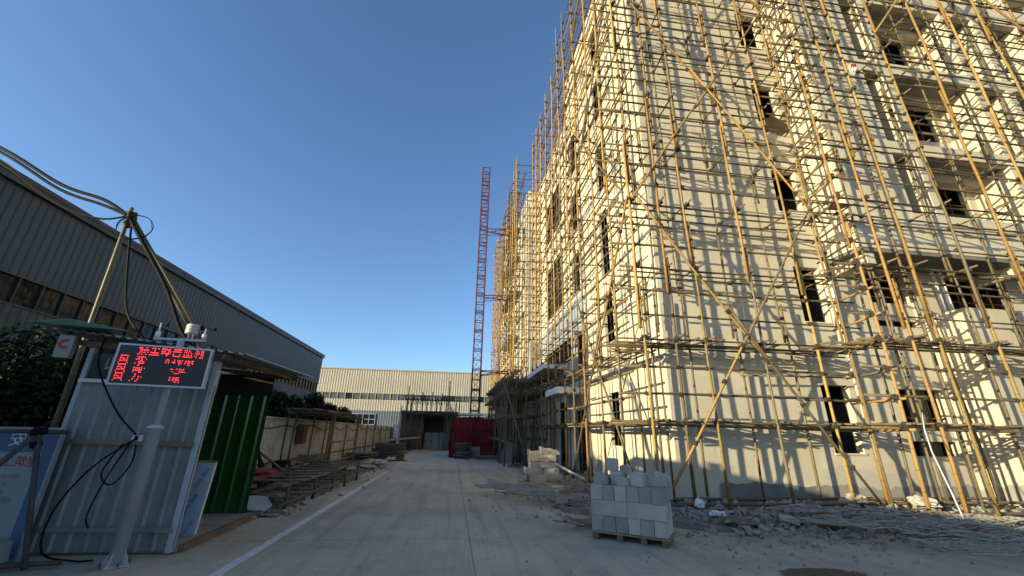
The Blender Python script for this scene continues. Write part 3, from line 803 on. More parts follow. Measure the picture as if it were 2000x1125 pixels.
def back_warehouse():
    T = thing('warehouse', 'wide cream corrugated warehouse with blue grey lower wall closing the end of the yard', 'warehouse', (-8, 85, 0))
    y, x0, x1 = 75., -60., 30.
    mb = MB(); ridged(mb, 'Y', y, x0, x1, 7.62, 11.6, .42, .025); mb.build('upper_cladding', CREAMCLAD, T)
    mb = MB(); ridged(mb, 'Y', y, x0, x1, 4.75, 6.6, .42, .025); mb.build('middle_cladding', CREAMCLAD, T)
    mb = MB(); ridged(mb, 'Y', y, x0, x1, 0, 4.74, .42, .02); mb.build('lower_cladding', BLUECLAD, T)
    mb = MB(); mb.box(x0, x1, y+.05, y+30, 0, 6.6); mb.box(x0, x1, y+.05, y+30, 7.6, 11.6); mb.box(x0, x1, y+.4, y+30, 6.6, 7.6); mb.build('hall_body', CREAMCLAD, T)
    MB().box(x0, x1, y-.14, y+30, 11.61, 11.8).build('roof_trim', CREAMCLAD, T)
    FR = MB().mat(CREAMCLAD); x = -30.
    while x < 14:
        m = GLASSB if rnd.random() < .65 else GLASS
        MB().box(x+.06, x+1.2, y+.05, y+.08, 6.64, 7.58).build('window_pane', m, T); FR.box(x-.05, x+.05, y-.04, y+.1, 6.6, 7.62); x += 1.26
    FR.build('window_frame', None, T)
    for cx in (-15.2, -2.2, 3.5):
        w = MB().mat(FRAMEM); 
        for k in range(5): w.box(cx-2.0+k*1.0-.05, cx-2.0+k*1.0+.05, y-.16, y-.07, 2.5, 4.2)
        for z in (2.5, 3.35, 4.2): w.box(cx-2.05, cx+2.05, y-.155, y-.075, z-.05, z+.05)
        f = w.build('window', None, T)
        MB().box(cx-2, cx+2, y-.07, y-.062, 2.5, 4.2).build('pane', GLASS, f)
back_warehouse()
def shade_building():  # unseen building, added so its shadow covers the yard and wall foot
    T = thing('added_shade_building', 'long low flat roofed cement building, added out of view to shade the yard', 'building', (-11, -6, 0))
    mb = MB(); mb.wall('X', -8.95, -.2, -17, 5.8, 0, 3.55, [(-14+4*i, -12.4+4*i, 1.0, 2.3) for i in range(5)]); mb.box(-15, -9.16, -17, -16.8, 0, 3.55); mb.box(-15, -9.16, 5.6, 5.8, 0, 3.55); mb.box(-15, -14.8, -16.79, 5.59, 0, 3.55); mb.build('wall', CEMENT, T)
    MB().box(-15.2, -8.8, -17.2, 6.0, 3.552, 3.8).build('roof', CEMENT, T)
    for i in range(5): MB().box(-9.1, -9.08, -14+4*i, -12.4+4*i, 1.0, 2.3).build('window_pane', GLASS, T)
shade_building()

# ------------------------------------------------------------------ trees and shrubs
def foliage(c, s, n, leaf, m, parent, seed, clumps=44):
    q = random.Random(seed); mb = MB().mat(m); cs = []
    for i in range(clumps):
        d = Vector((q.gauss(0, 1), q.gauss(0, 1), q.gauss(0, 1))).normalized()*q.uniform(.45, 1.0)
        cs.append((Vector((c[0]+d.x*s[0], c[1]+d.y*s[1], c[2]+d.z*s[2])), q.uniform(.26, .5)*min(s)))
    for i in range(n):
        cc, r = q.choice(cs); d = Vector((q.gauss(0, 1), q.gauss(0, 1), q.gauss(0, .8))).normalized()*r*q.uniform(.55, 1.05)
        p = cc+d; u = Vector((q.uniform(-1, 1), q.uniform(-1, 1), q.uniform(-.7, .5))).normalized(); w = u.cross(Vector((q.uniform(-1, 1), q.uniform(-1, 1), 1))).normalized()
        L = leaf*q.uniform(.6, 1.3); W = L*.42
        mb.add([p-u*L*.5, p+w*W*.5+u*.05*L, p+u*L*.5, p-w*W*.5+u*.05*L], [(0, 1, 2, 3)])
    return mb.build('crown', None, parent)
def tree(name, c, s, n, leaf, m, label, seed, group=None):
    T = thing(name, label, 'tree' if name == 'tree' else 'shrub', (c[0], c[1], 0), group=group)
    foliage(c, s, n, leaf, m, T, seed)
    q = random.Random(seed); mb = MB().mat(TRUNK); top = c[2]
    mb.path([(c[0], c[1], 0), (c[0]+.06, c[1]-.03, top*.45), (c[0]-.04, c[1]+.05, top)], [.13, .1, .05], 8)
    for i in range(6):
        a = q.uniform(0, 6.28); b = Vector((c[0], c[1], top*q.uniform(.4, .8)))
        e = Vector((c[0]+math.cos(a)*s[0]*.7, c[1]+math.sin(a)*s[1]*.7, c[2]+q.uniform(-.2, .6)*s[2])); mb.path([b, b.lerp(e, .5)+Vector((0, 0, .1)), e], [.06, .04, .015], 5)
    mb.build('trunk', None, T, True)
tree('tree', (-10.0, 11.2, 2.0), (1.5, 1.5, 1.6), 24000, .16, LEAF, 'dense dark tree at the left edge, in front of the grey warehouse', 11)
tree('tree', (-10.6, 8.5, 2.0), (1.5, 1.6, 1.55), 14000, .17, LEAF, 'dark tree by the added shade building, just beyond the left edge', 12)
tree('shrub', (-8.3, 21.0, 2.0), (1.1, 1.4, 1.15), 15000, .2, LEAF, 'dark round shrub just right of the green sheet, behind the cream fence', 14)
tree('shrub', (-8.3, 26.4, 2.1), (1.4, 1.9, 1.3), 20000, .21, LEAF, 'largest dark rounded shrub behind the middle of the cream fence', 15)
tree('shrub', (-8.2, 32.0, 1.8), (1.2, 1.8, 1.1), 13000, .2, LEAF2, 'dusty green shrub behind the far part of the cream fence', 16)
tree('shrub', (-8.6, 15.6, 1.3), (1.0, 1.5, 1.0), 7000, .16, LEAF, 'low dark shrub hidden behind the near part of the cream fence', 17)

# ------------------------------------------------------------------ cream site fence
def fence():
    T = thing('site_fence', 'cream corrugated metal site fence running along the left of the yard', 'fence', (-5.5, 26, 0))
    y = 9.6; i = 0
    while y < 44:
        mb = MB(); w = .9; t = rnd.uniform(-.015, .015)
        mb.corr((-5.5+t, y, .05), (0, 1, 0), w-.012, 1.82+rnd.uniform(-.03, .03), (1, 0, 0), .18, .028, flat=.55)
        mb.build('fence_panel', FENCEM, T); y += w; i += 1
    for k in range(13):
        yy = 9.6+k*2.7; MB().tube((-5.42, yy, 0), (-5.42, yy, 1.98), .028, None, 8).build('post', RUST, T, True)
    mb = MB(); mb.box(-5.53, -5.44, 9.6, 44, 1.885, 1.93); mb.build('top_rail', FENCEM, T)
    mb = MB(); mb.beam((-5.46, 9.6, .6), (-5.46, 44, .62), .03, .05); mb.build('lower_rail', RUST, T)
fence()
def cable(name, pts, r, label, cat='cable', group=None, m=BLACKP, n=5, sm=6):
    P = [Vector(p) for p in pts]; out = []
    for i in range(len(P)-1):     # Catmull-Rom
        a, b, c, d = P[max(0, i-1)], P[i], P[i+1], P[min(len(P)-1, i+2)]
        for k in range(sm):
            t = k/sm; out.append(.5*((2*b)+(c-a)*t+(2*a-5*b+4*c-d)*t*t+(3*b-a-3*c+d)*t**3))
    out.append(P[-1]); mb = MB(); mb.path(out, r, n); return tag(mb.build(name, m, None, True), label, cat, group)
pts = []
for k in range(22): pts.append((-5.39+rnd.uniform(-.02, .03), 12+k*1.4, 1.78-(.13 if k % 2 else 0)-rnd.uniform(0, .1)))
cable('fence_cable', pts, .016, 'black cable sagging along the top of the cream site fence')
for i, (yy, z, b) in enumerate(((11.3, 1.35, .5), (11.5, 1.1, .6), (11.75, .95, .5))):
    cable('black_hose', [(-5.0, yy-.6, z+.1), (-4.9, yy-.1, z+.15), (-4.75, yy+.3, z-.25), (-4.6, yy+.45, .12)], .035,
          ['uppermost black hose arching against the near end of the cream fence', 'middle black hose arching against the near end of the cream fence', 'lowest black hose arching against the near end of the cream fence'][i], 'hose', 'black hoses at the fence')

# ------------------------------------------------------------------ guard shed
SX0, SX1, SY0, SY1 = -5.42, -3.6, 6.8, 9.3
def shed():
    T = thing('site_shed', 'small leaning hut of zinc sheets with a green rear sheet, beside the road', 'shed', (-4.5, 8, 0))
    x = SX0; n = 3; w = (SX1-SX0)/n
    for i in range(n):
        mb = MB(); mb.corr((x+i*w, SY0+rnd.uniform(-.008, .008), .04), (1, 0, 0), w+.02, 2.14, (0, -1, 0), .2, .022, flat=.62)
        o = mb.build('wall_sheet', STEELSHEET, T)
    MB().box(SX0+.95, SX1, SY0+.01, SY0+.03, 2.2, 2.62).build('wall_sheet', STEELSHEET, T)
    MB().box(SX0+.06, SX0+.94, SY0+.03, SY0+.04, 2.21, 2.6).build('window_pane', simple('dark_dusty_glass', (.05, .06, .06), .25, bmp=.03), T)
    for b in ((SX0, SX0+.06, SY0-.01, SY0+.06, .02, 2.68), (SX1-.06, SX1+.005, SY0-.035, SY0+.06, .02, 2.64), (SX0, SX0+.05, SY1-.05, SY1, .02, 2.7)):
        MB().box(*b).build('corner_post', GREYPOLE, T)
    MB().beam((SX0+.1, SY0-.05, 1.38), (SX1-.04, SY0-.05, 1.36), .05, .06).build('batten', WOOD, T)
    MB().beam((SX0+.02, SY0-.045, .31), (SX1-.03, SY0-.045, .29), .04, .06).build('batten', STEELSHEET, T)
    MB().beam((SX0+.03, SY0-.04, 2.2), (SX0+1.2, SY0-.04, 2.19), .03, .05).build('batten', WHITEP, T)
    mb = MB(); mb.corr((SX0, SY0+.03, .04), (0, 1, 0), SY1-SY0-.06, 2.74, (-1, 0, 0), .2, .02, flat=.6); mb.build('side_sheet', STEELSHEET, T)
    # rear: green sheets, one bay per sheet
    for a, b in ((-4.86, -4.36), (-4.365, -3.79)):
        mb = MB(); mb.corr((a, SY1+rnd.uniform(-.02, 0), .05), (1, .02, 0), b-a, 2.17, (0, -1, 0), .25, .03, flat=.6); mb.build('green_sheet', GREENM, T)
    MB().box(SX0+.03, -4.87, SY1-.02, SY1, .05, 2.6).build('rear_sheet_and_dark_gap', STEELSHEET, T)
    MB().box(-4.86, -3.79, SY1+.02, SY1+.04, 2.1, 2.64).build('rear_sheet_and_dark_gap', LASH, T)  # black fill standing in for the dark opening above the green sheets
    MB().box(SX0+.02, SX1+.02, SY0+.08, SY1+.1, .0, .07).build('floor_slab', CEMENT, T)
    MB().beam((SX1+.06, SY0+.1, .045), (SX1+.0, SY1+.3, .045), .07, .09).build('floor_timber', WOODR, T)
    # roof
    z = lambda x: 2.90-(x+5.95)*.10
    for i in range(4):
        a = -5.9+i*.7; b = a+.72
        mb = MB(); o = Vector((a, SY0-.32, z(a))); 
        mb.corr(o, (1, 0, -.10), .72, Vector((0, SY1-SY0+.62+rnd.uniform(-.1, .1), rnd.uniform(-.02, .02)+.02)), (0.1, 0, 1), .15, .028, flat=.4); mb.build('roof_sheet', STEELSHEET, T)
    mb = MB(); mb.add([(-5.98, SY0-.45, 2.93), (-5.45, SY0-.45, 2.99), (-4.75, SY0-.36, 2.88), (-5.35, SY0+.0, 2.85), (-5.98, SY0-.45, 2.94), (-5.45, SY0-.45, 3.0), (-4.75, SY0-.36, 2.89), (-5.35, SY0+.0, 2.86)],
                     [(3, 2, 1, 0), (4, 5, 6, 7), (0, 1, 5, 4), (1, 2, 6, 5), (2, 3, 7, 6), (3, 0, 4, 7)]); mb.build('roof_sheet', GREENROOF, T)
    mb = MB(); mb.beam((-5.8, SY0-.03, 2.76), (-3.3, SY0-.03, 2.56), .05, .08); mb.beam((-5.8, SY1-.1, 2.78), (-3.3, SY1-.1, 2.58), .05, .08); mb.beam((-3.42, SY0-.3, 2.58), (-3.42, SY1+.3, 2.60), .05, .07); mb.build('roof_timber', WOODR, T)
    for p, tx in (((-5.05, SY0+.018, 2.42), '收'), ((-4.72, SY0+.018, 2.40), '明')):
        textmesh(tx, .26, GOLDINK, 'lettering', T, frame_m(p, (1, 0, 0), (0, 0, 1)))
    for p, tx in (((-5.05, SY0-.2, 2.42), ''),): pass
shed()
def lightbox():
    T = thing('box_sign', 'small white box sign with a red curved mark hung under the hut roof corner', 'sign', (-5.6, 6.62, 2.66), R(12))
    m = T.matrix_basis
    MB().box(-.09, .09, -.05, .05, -.17, .15, m).build('case', simple('cream_acrylic', (.27, .25, .20), .4, var=.1, bmp=.02), T)
    mb = MB()
    for i in range(12):
        a0, a1 = R(50+i*22), R(50+(i+1)*22)
        mb.add([m @ Vector((r*math.cos(a), y, r*math.sin(a)+.02)) for a in (a0, a1) for r in (.035, .07) for y in (-.056, -.0505)],
               [(0, 2, 6, 4), (1, 5, 7, 3), (0, 4, 5, 1), (2, 3, 7, 6)])
    mb.build('red_mark', REDINK, T)
    MB().box(-.02, .02, -.01, .01, .18, .26, m).build('bracket', BLACKP, T)
lightbox()
# loose wires on the hut front
cable('power_cable', [(-5.2, 6.70, 2.85), (-5.1, 6.62, 2.4), (-4.7, 6.64, 1.8), (-4.36, 6.66, 1.48)], .012, 'black cable running from the roof down to the white socket on the hut front')
cable('power_cable', [(-4.36, 6.66, 1.42), (-4.75, 6.62, 1.05), (-5.0, 6.6, .55), (-4.9, 6.5, .12), (-4.5, 6.45, .03), (-4.3, 6.5, .02)], .012, 'black cable looping from the white socket to the ground by the grey post')
cable('power_cable', [(-4.5, 6.68, 1.36), (-4.62, 6.64, 1.0), (-4.45, 6.62, .85), (-4.3, 6.64, 1.1), (-4.32, 6.66, 1.35)], .01, 'short hanging loop of black cable under the wooden batten')
cable('power_cable', [(-4.4, 6.67, 1.4), (-4.55, 6.64, .9), (-4.6, 6.6, .5), (-4.52, 6.58, .35)], .01, 'thin black cable end dangling in front of the zinc sheets')
T = thing('socket', 'white power socket on the wooden batten of the hut', 'socket', (-4.36, 6.71, 1.43)); MB().box(-4.42, -4.30, 6.69, 6.735, 1.39, 1.47).build('case', WHITEP, T); MB().box(-4.38, -4.34, 6.675, 6.689, 1.40, 1.46).build('plug', BLACKP, T)

# steel clad box in its printed film
def filmbox():
    T = thing('clad_panel_box', 'tall box in blue printed protective film leaning inside the hut opening', 'box', (-3.95, 7.5, .07))
    m = Matrix.Translation((-3.9, 7.45, .075)) @ Euler((0, R(3), R(18))).to_matrix().to_4x4()
    MB().box(-.19, .19, 0, .16, 0, 1.0, m).build('film_wrap', FILM, T)
    MB().box(-.195, .195, -.004, .164, 1.0005, 1.022, m).build('top_board', WOOD, T)
    MB().box(.1905, .194, 0, .16, 0, .985, m).build('white_edge', WHITEP, T)
    for i, (x, z) in enumerate(((.07, .78), (.02, .42), (-.09, .6), (.09, .12))):
        tm = m @ Matrix.Translation((x, -.003, z)) @ Euler((R(90), R(-68), 0)).to_matrix().to_4x4()
        textmesh('SUS 304', .085 if i < 2 else .05, BLUEINK, 'lettering', T, tm, .0008)
filmbox()

# ------------------------------------------------------------------ LED dust and noise monitor on its post
def monitor():
    T = thing('dust_noise_monitor', 'grey post carrying a red lettered LED display and small weather sensors', 'sign', (-3.93, 6.32, 0))
    px, py = -3.93, 6.32
    MB().lathe([(.17, 0), (.17, .014)], (px, py, 0), 4).build('base_plate', GREYPOLE, T)
    bp = MB()
    for a in range(4):
        t = R(45+90*a); bp.lathe([(.016, .014), (.016, .05)], (px+.19*math.cos(t)*.72, py+.19*math.sin(t)*.72, 0), 6)
    bp.build('anchor_bolt', RUST, T)
    gs = MB()
    for a in range(4):
        t = R(90*a); d = Vector((math.cos(t), math.sin(t), 0)); s = Vector((-d.y, d.x, 0))*.004; c = Vector((px, py, .0145))
        gs.add([c+d*.07-s, c+d*.15-s, c+d*.07+Vector((0, 0, .16))-s, c+d*.07+s, c+d*.15+s, c+d*.07+Vector((0, 0, .16))+s], [(0, 1, 2), (5, 4, 3), (0, 3, 4, 1), (1, 4, 5, 2), (2, 5, 3, 0)])
    gs.build('gusset', GREYPOLE, T)
    MB().lathe([(.078, .0145), (.075, 1.56), (.095, 1.565), (.095, 1.585), (.05, 1.61), (.047, 1.615)], (px, py, 0), 20).build('lower_post', GREYPOLE, T, True)
    MB().lathe([(.042, 1.6), (.042, 2.76)], (px, py, 0), 16).build('upper_post', GREYPOLE, T, True)
    # screen
    m = Matrix.Translation((-3.95, 6.14, 2.36)) @ Matrix.Rotation(R(13), 4, 'Z')
    W, H = .53, .272
    f = MB(); b = .024
    f.box(-W, W, -.045, .05, H-b, H, m); f.box(-W, W, -.045, .05, -H, -H+b, m); f.box(-W, -W+b, -.045, .05, -H+b, H-b, m); f.box(W-b, W, -.045, .05, -H+b, H-b, m)
    f.build('screen_frame', FRAMEM, T)
    sc = MB().box(-W+b, W-b, -.035, .045, -H+b, H-b, m).build('screen', SCREENM, T)
    MB().box(px-.06, px+.06, py-.12, py-.04, 2.15, 2.55).build('bracket', GREYPOLE, T)
    # LED dots: glyphs sampled on the lamp grid, every third row dark as the camera shutter caught it
    dots = MB(); pitch = .0102
    def glyphs(txt, cx, cz, size):
        cu = bpy.data.curves.new('t', 'FONT'); cu.body = txt; cu.size = size; cu.align_x = 'LEFT'; cu.align_y = 'CENTER'; cu.resolution_u = 2; cu.space_character = 1.04
        ob = bpy.data.objects.new('t', cu); col.objects.link(ob); dg = bpy.context.evaluated_depsgraph_get(); dg.update()
        me = bpy.data.meshes.new_from_object(ob.evaluated_get(dg))
        vs = [v.co.copy() for v in me.vertices]; ps = [list(p.vertices) for p in me.polygons]
        bpy.data.objects.remove(ob); bpy.data.curves.remove(cu); bpy.data.meshes.remove(me)
        if not ps: return
        t = BVHTree.FromPolygons(vs, ps); x0, x1 = min(v.x for v in vs), max(v.x for v in vs); z0, z1 = min(v.y for v in vs), max(v.y for v in vs)
        nx, nz = int((x1-x0)/pitch)+1, int((z1-z0)/pitch)+1
        for iz in range(nz):
            if iz % 3 == 1: continue
            for ix in range(nx):
                x, z = x0+(ix+.5)*pitch, z0+(iz+.5)*pitch
                if t.ray_cast(Vector((x, z, 1)), Vector((0, 0, -1)))[0] is not None:
                    X, Z = cx+x, cz+z
                    if abs(X) < W-b-.01 and abs(Z) < H-b-.01: dots.box(X-.0038, X+.0038, -.0385, -.0352, Z-.0028, Z+.0028, m)
    glyphs('扬尘噪音监测', -.31, .182, .122)
    for i, (a, c2, xx) in enumerate(((('风', '速:'), '0.4米/秒', .02), (('风', '向:'), '北风', .1), (('风', '力:'), '1级', .1))):
        glyphs(a[0], -.485, .058-.115*i, .112); glyphs(a[1], -.31, .058-.115*i, .112); glyphs(c2, xx, .058-.115*i, .092)
    dots.mat(LED).build('led_lettering', None, sc)['kind'] = 'stuff'
    # cross arm with sensors
    MB().beam((px-.36, py, 2.77), (px+.3, py+.02, 2.77), .045, .03).build('cross_arm', GREYPOLE, T)
    sh = MB()
    for i in range(6): z = 2.86+i*.022; sh.lathe([(.05, z), (.082, z+.004), (.07, z+.018), (.05, z+.02)], (px+.1, py, 0), 16)
    sh.lathe([(.05, 2.99), (.06, 2.995), (.02, 3.0)], (px+.1, py, 0), 16); sh.tube((px+.07, py, 2.78), (px+.07, py, 2.87), .01, None, 6); sh.tube((px+.13, py, 2.78), (px+.13, py, 2.87), .01, None, 6)
    sh.build('radiation_shield', WHITEP, T, True)
    an = MB(); ax = px+.28
    an.mat(WHITEP).lathe([(.026, 2.785), (.026, 2.86), (.012, 2.865), (.009, 2.95)], (ax, py, 0), 10); an.mat(BLACKP)
    for k in range(3):
        t = R(25+120*k); d = Vector((math.cos(t), math.sin(t), 0)); c = Vector((ax, py, 2.95)); an.tube(c, c+d*.085, .005, None, 5)
        an.lathe([(.004, -.024), (.02, -.016), (.026, 0), (.02, .016), (.004, .024)], tuple(c+d*.1), 8)
    an.build('anemometer', None, T, True)
    va = MB(); vx = px-.33
    va.mat(WHITEP).lathe([(.022, 2.785), (.03, 2.80), (.03, 2.87), (.012, 2.875), (.007, 3.0)], (vx, py, 0), 10); va.mat(BLACKP).box(vx-.07, vx+.05, py-.004, py+.004, 2.975, 2.985); va.box(vx+.05, vx+.1, py-.003, py+.003, 2.955, 3.01)
    va.build('wind_vane', None, T, True)
monitor()

# ------------------------------------------------------------------ tripod of bamboo poles that carries the cables
def tripod():
    T = thing('cable_tripod', 'tall bamboo poles leaning together above the hut to carry cables', 'pole', (-6.5, 8, 0))
    ap = Vector((-6.53, 8.0, 5.42))
    pole(T, 'bamboo_pole', (-6.5, 8.05, 0), (-6.55, 7.98, 5.65), .04, GREYB)
    pole(T, 'bamboo_pole', (-4.45, 7.9, 2.8), ap+Vector((-.05, 0, .08)), .038, GREYB)
    pole(T, 'bamboo_pole', (-4.40, 8.02, 2.8), ap+Vector((.05, .05, -.02)), .032, GREYB)
    K = Lash(); [K.knot(ap+Vector((0, 0, q)), (0, 0, 1), .085, .06) for q in (-.12, 0, .1)]; K.done(T)
tripod()
C0 = [(-14.0, 9.0, 8.9), (-11.4, 8.4, 7.75)]
for i, (dz, r, sag, lab) in enumerate(((.06, .035, 0, 'thick black cable bundle reaching the tripod top from the upper left'), (-.02, .03, .05, 'second thick black cable just below the main bundle'),
                                  (-.22, .018, .22, 'thin black cable sagging lowest toward the tripod top'), (-.16, .012, .3, 'thinnest wire below the cable bundle'))):
    cable('overhead_cable', [(-14.0, 9.2, 8.85+dz), (-11.4, 8.3, 7.55+dz*1.2), (-9.25, 8.0, 6.68+dz), (-7.95, 8.0, 5.98+dz-sag*.5), (-7.1, 8.0, 5.72+dz-sag*.6), (-6.56, 7.97, 5.46)], r, lab, 'cable', 'cables carried by the tripod')
cable('overhead_cable', [(-6.5, 7.95, 5.4), (-6.1, 7.9, 4.9), (-5.4, 7.85, 4.0), (-4.9, 7.8, 3.2), (-4.5, 7.7, 2.85)], .036, 'black cable bound down along the leaning tripod legs')
cable('overhead_cable', [(-6.45, 7.95, 5.35), (-6.2, 7.9, 4.4), (-5.8, 7.7, 3.5), (-5.1, 7.3, 2.95), (-4.6, 7.1, 2.85)], .02, 'loose black cable hanging between the tripod poles')
cable('wire_coil', [(-6.5+.3*math.cos(t*.9)+.18, 7.9+.03*math.sin(t), 5.2+.26*math.sin(t*.9)) for t in range(0, 22)], .006, 'thin wire coil hung at the tripod top', 'wire')

# ------------------------------------------------------------------ notice board and its frame of poles, lower left
def board():
    T = thing('notice_board', 'framed notice banner seen from behind, blue top and pale sheet, at the lower left', 'notice board', (-6.3, 6.6, 0))
    y = 6.56; x0, x1 = -7.6, -5.2
    MB().box(x0, x1, y, y+.03, .03, 1.52).build('backing', BLUEB, T)
    MB().box(x0, x1-.14, y-.006, y-.001, .1, 1.24).build('sheet', PALEB, T)
    f = MB(); f.box(x1, x1+.03, y-.015, y+.04, .0, 1.54); f.box(x0, x1, y-.015, y+.04, 1.522, 1.55); f.build('frame', FRAMEM, T)
    textmesh('安', .2, WHITEINK, 'lettering', T, frame_m((-5.68, y-.004, 1.385), (-1, 0, 0), (0, 0, 1)), .001)
    textmesh('建筑工地土处置', .15, REDINK, 'lettering', T, frame_m((-5.85, y-.008, 1.12), (-1, 0, 0), (0, 0, 1)), .001)
    for i in range(9):
        textmesh(['管理人员', '地 址', '施工单位', '监理单位', '电 话', '负责人', '单 位', '日 期', '监督电话'][i], .055, GREYINK, 'lettering', T, frame_m((-5.6-(i % 3)*.06, y-.008, .95-.09*i), (-1, 0, 0), (0, 0, 1)), .0008)
board()
def aframe():
    T = thing('prop_frame', 'two worn steel tubes clamped as an A frame in front of the notice board', 'prop', (-5.2, 6.2, 0))
    ap = Vector((-5.17, 6.2, 1.5))
    for p in ((-4.72, 6.12, .03), (-5.95, 5.75, .03)):
        d = (ap-Vector(p)).normalized(); MB().tube(p, ap+d*.06, .03, None, 10).build('tube', OLDTUBE, T, True)
    MB().tube((-7.2, 6.28, 1.5), (-4.9, 6.26, 1.5), .028, None, 10).build('cross_tube', OLDTUBE, T, True)
    MB().tube((-5.9, 6.0, .06), (-4.5, 6.3, .05), .028, None, 10).build('foot_tube', OLDTUBE, T, True)
    c = MB(); c.tube(ap+Vector((-.06, -.03, -.02)), ap+Vector((.06, .03, .02)), .05, None, 8); c.tube(ap+Vector((0, -.06, .02)), ap+Vector((0, .06, .0)), .045, None, 8); c.tube(ap+Vector((-.02, 0, -.16)), ap+Vector((.05, 0, -.13)), .047, None, 8); c.build('clamp', BLACKP, T)
aframe()

# ------------------------------------------------------------------ aerated blocks
def block_mesh(l, w, h, seed, broken=False):
    """worn block: bevelled, corners knocked off; broken ones end in a ragged face"""
    from mathutils import noise as mn
    q = random.Random(seed); bm = bmesh.new(); bmesh.ops.create_cube(bm, size=1)
    bmesh.ops.scale(bm, vec=(l, w, h), verts=bm.verts)
    bmesh.ops.bevel(bm, geom=bm.edges[:], offset=.006, segments=1, affect='EDGES')
    if broken:
        bmesh.ops.subdivide_edges(bm, edges=bm.edges[:], cuts=4, use_grid_fill=True)
        for v in bm.verts:
            t = v.co.z/h+.5
            k = max(0, (t-.35))/.65
            n = mn.noise(v.co*5+Vector((seed*3.1, 0, 0)))*.5+mn.noise(v.co*14+Vector((0, seed, 0)))*.22
            v.co.z -= k*h*max(0, .30+n*.9+.35*(v.co.x/l)*q.choice((1,)))*.9
            v.co += Vector((mn.noise(v.co*9), mn.noise(v.co*9+Vector((7, 0, 0))), 0))*.012*k
    else:
        for v in bm.verts:
            if q.random() < .12: v.co *= q.uniform(.94, .985)
    me = bpy.data.meshes.new('aerated_block'); bm.to_mesh(me); bm.free(); return me
BM = {}
def block(p, u, dims, label, m=AAC, group='grey blocks on the timber pallet', broken=False, seed=None, tilt=(0, 0, 0)):
    """dims along u, across, up; p is the centre of the base"""
    seed = rnd.randrange(4) if seed is None else seed
    k = (dims, seed, broken, m.name)
    if k not in BM: BM[k] = block_mesh(*dims, seed, broken); BM[k].materials.append(m)
    ux = Vector((u[0], u[1], 0)).normalized(); M = Matrix((ux, Vector((-ux.y, ux.x, 0)), Vector((0, 0, 1)))).transposed().to_4x4()
    M = Matrix.Translation((p[0], p[1], p[2]+dims[2]/2)) @ M @ Euler(tilt).to_matrix().to_4x4()
    return tag(link('aerated_block', BM[k], None, M), label, 'block', group)
ORD = ['first', 'second', 'third', 'fourth', 'fifth', 'sixth', 'seventh']
PU = Vector((.812, -.584, 0)).normalized(); PV = Vector((.584, .812, 0)).normalized(); PO = Vector((2.40, 7.42, 0))
def P3(a, b, z): return PO+PU*a+PV*b+Vector((0, 0, z))
def pallet():
    T = thing('pallet', 'timber pallet under the front stack of grey blocks', 'pallet', tuple(P3(.6, .3, 0)))
    for a in (.06, .46, .83, 1.15):
        MB().beam(P3(a, -.02, .045), P3(a, .62, .045), .09, .085).build('bearer', WOODR, T)
    for b in (.04, .2, .36, .54): MB().beam(P3(-.01, b, .1), P3(1.22, b, .1), .12, .022).build('deck_board', WOOD, T)
pallet()
Z0 = .114; BH = .228
for i in range(6):
    j = rnd.uniform(-.003, .003)
    block(P3(.1+.2*i, .3+rnd.uniform(-.012, .012), Z0), PV, (.6, .196, BH), '%s block from the left in the bottom course of the pallet stack' % ORD[i])
for i in range(2):
    block(P3(.3+.6*i, .1+rnd.uniform(-.006, .006), Z0+BH+.002), PU, (.598, .2, BH), '%s long block in the middle course of the pallet stack' % ('left' if i == 0 else 'right'))
    for k in (1, 2):
        block(P3(.3+.6*i, .1+.201*k, Z0+BH+.002), PU, (.598, .2, BH), '%s long block of the middle course, in the %s row hidden behind the front' % ('left' if i == 0 else 'right', ('second' if k == 1 else 'rear')))
for i in range(6):
    block(P3(.1+.2*i, .3+rnd.uniform(-.018, .018), Z0+2*BH+.004), PV, (.6, .194, BH), '%s block from the left in the upper full course of the pallet stack' % ORD[i])
Z1 = Z0+3*BH+.006
block(P3(.16, .2, Z1), PU, (.25, .22, .22), 'ragged broken block at the left end on top of the pallet stack', broken=True, seed=5)
block(P3(.40, .34, Z1), PU, (.2, .25, .2), 'square block under the topmost cube of the pallet stack', seed=1)
block(P3(.30, .36, Z1+.205), (.9, -.3), (.2, .22, .2), 'topmost cube shaped block, perched highest on the pallet stack', seed=2, tilt=(0, .03, .1))
block(P3(.50, .52, Z1+.14), (.4, .9), (.16, .2, .16), 'small broken lump behind the topmost cube of the pallet stack', broken=True, seed=6)
block(P3(.53, .12, Z1), (.9, -.45), (.2, .16, .17), 'small chipped half block at the front of the top of the pallet stack', broken=True, seed=7)
block(P3(.78, .18, Z1), (.7, -.7), (.2, .2, .21), 'block turned cornerwise on top of the pallet stack, right of centre', seed=3, tilt=(0, 0, .0))
block(P3(1.0, .4, Z1), (.95, -.3), (.4, .2, .22), 'long rough broken block at the right end on top of the pallet stack', broken=True, seed=8)
block(P3(1.1, .62, Z1-.2), (.4, .9), (.3, .25, .42), 'rough broken lump behind the right end of the top of the pallet stack', broken=True, seed=9)
block(P3(-.02, .95, 0.02), (.75, -.66), (.6, .22, .24), 'pale block lying flat on the ground, left of the pallet', group='loose blocks on the ground', seed=0)
block(P3(-.05, 1.2, 0.02), (.75, -.66), (.55, .2, .26), 'pale block on the ground half hidden behind the flat one', group='loose blocks on the ground', seed=1)
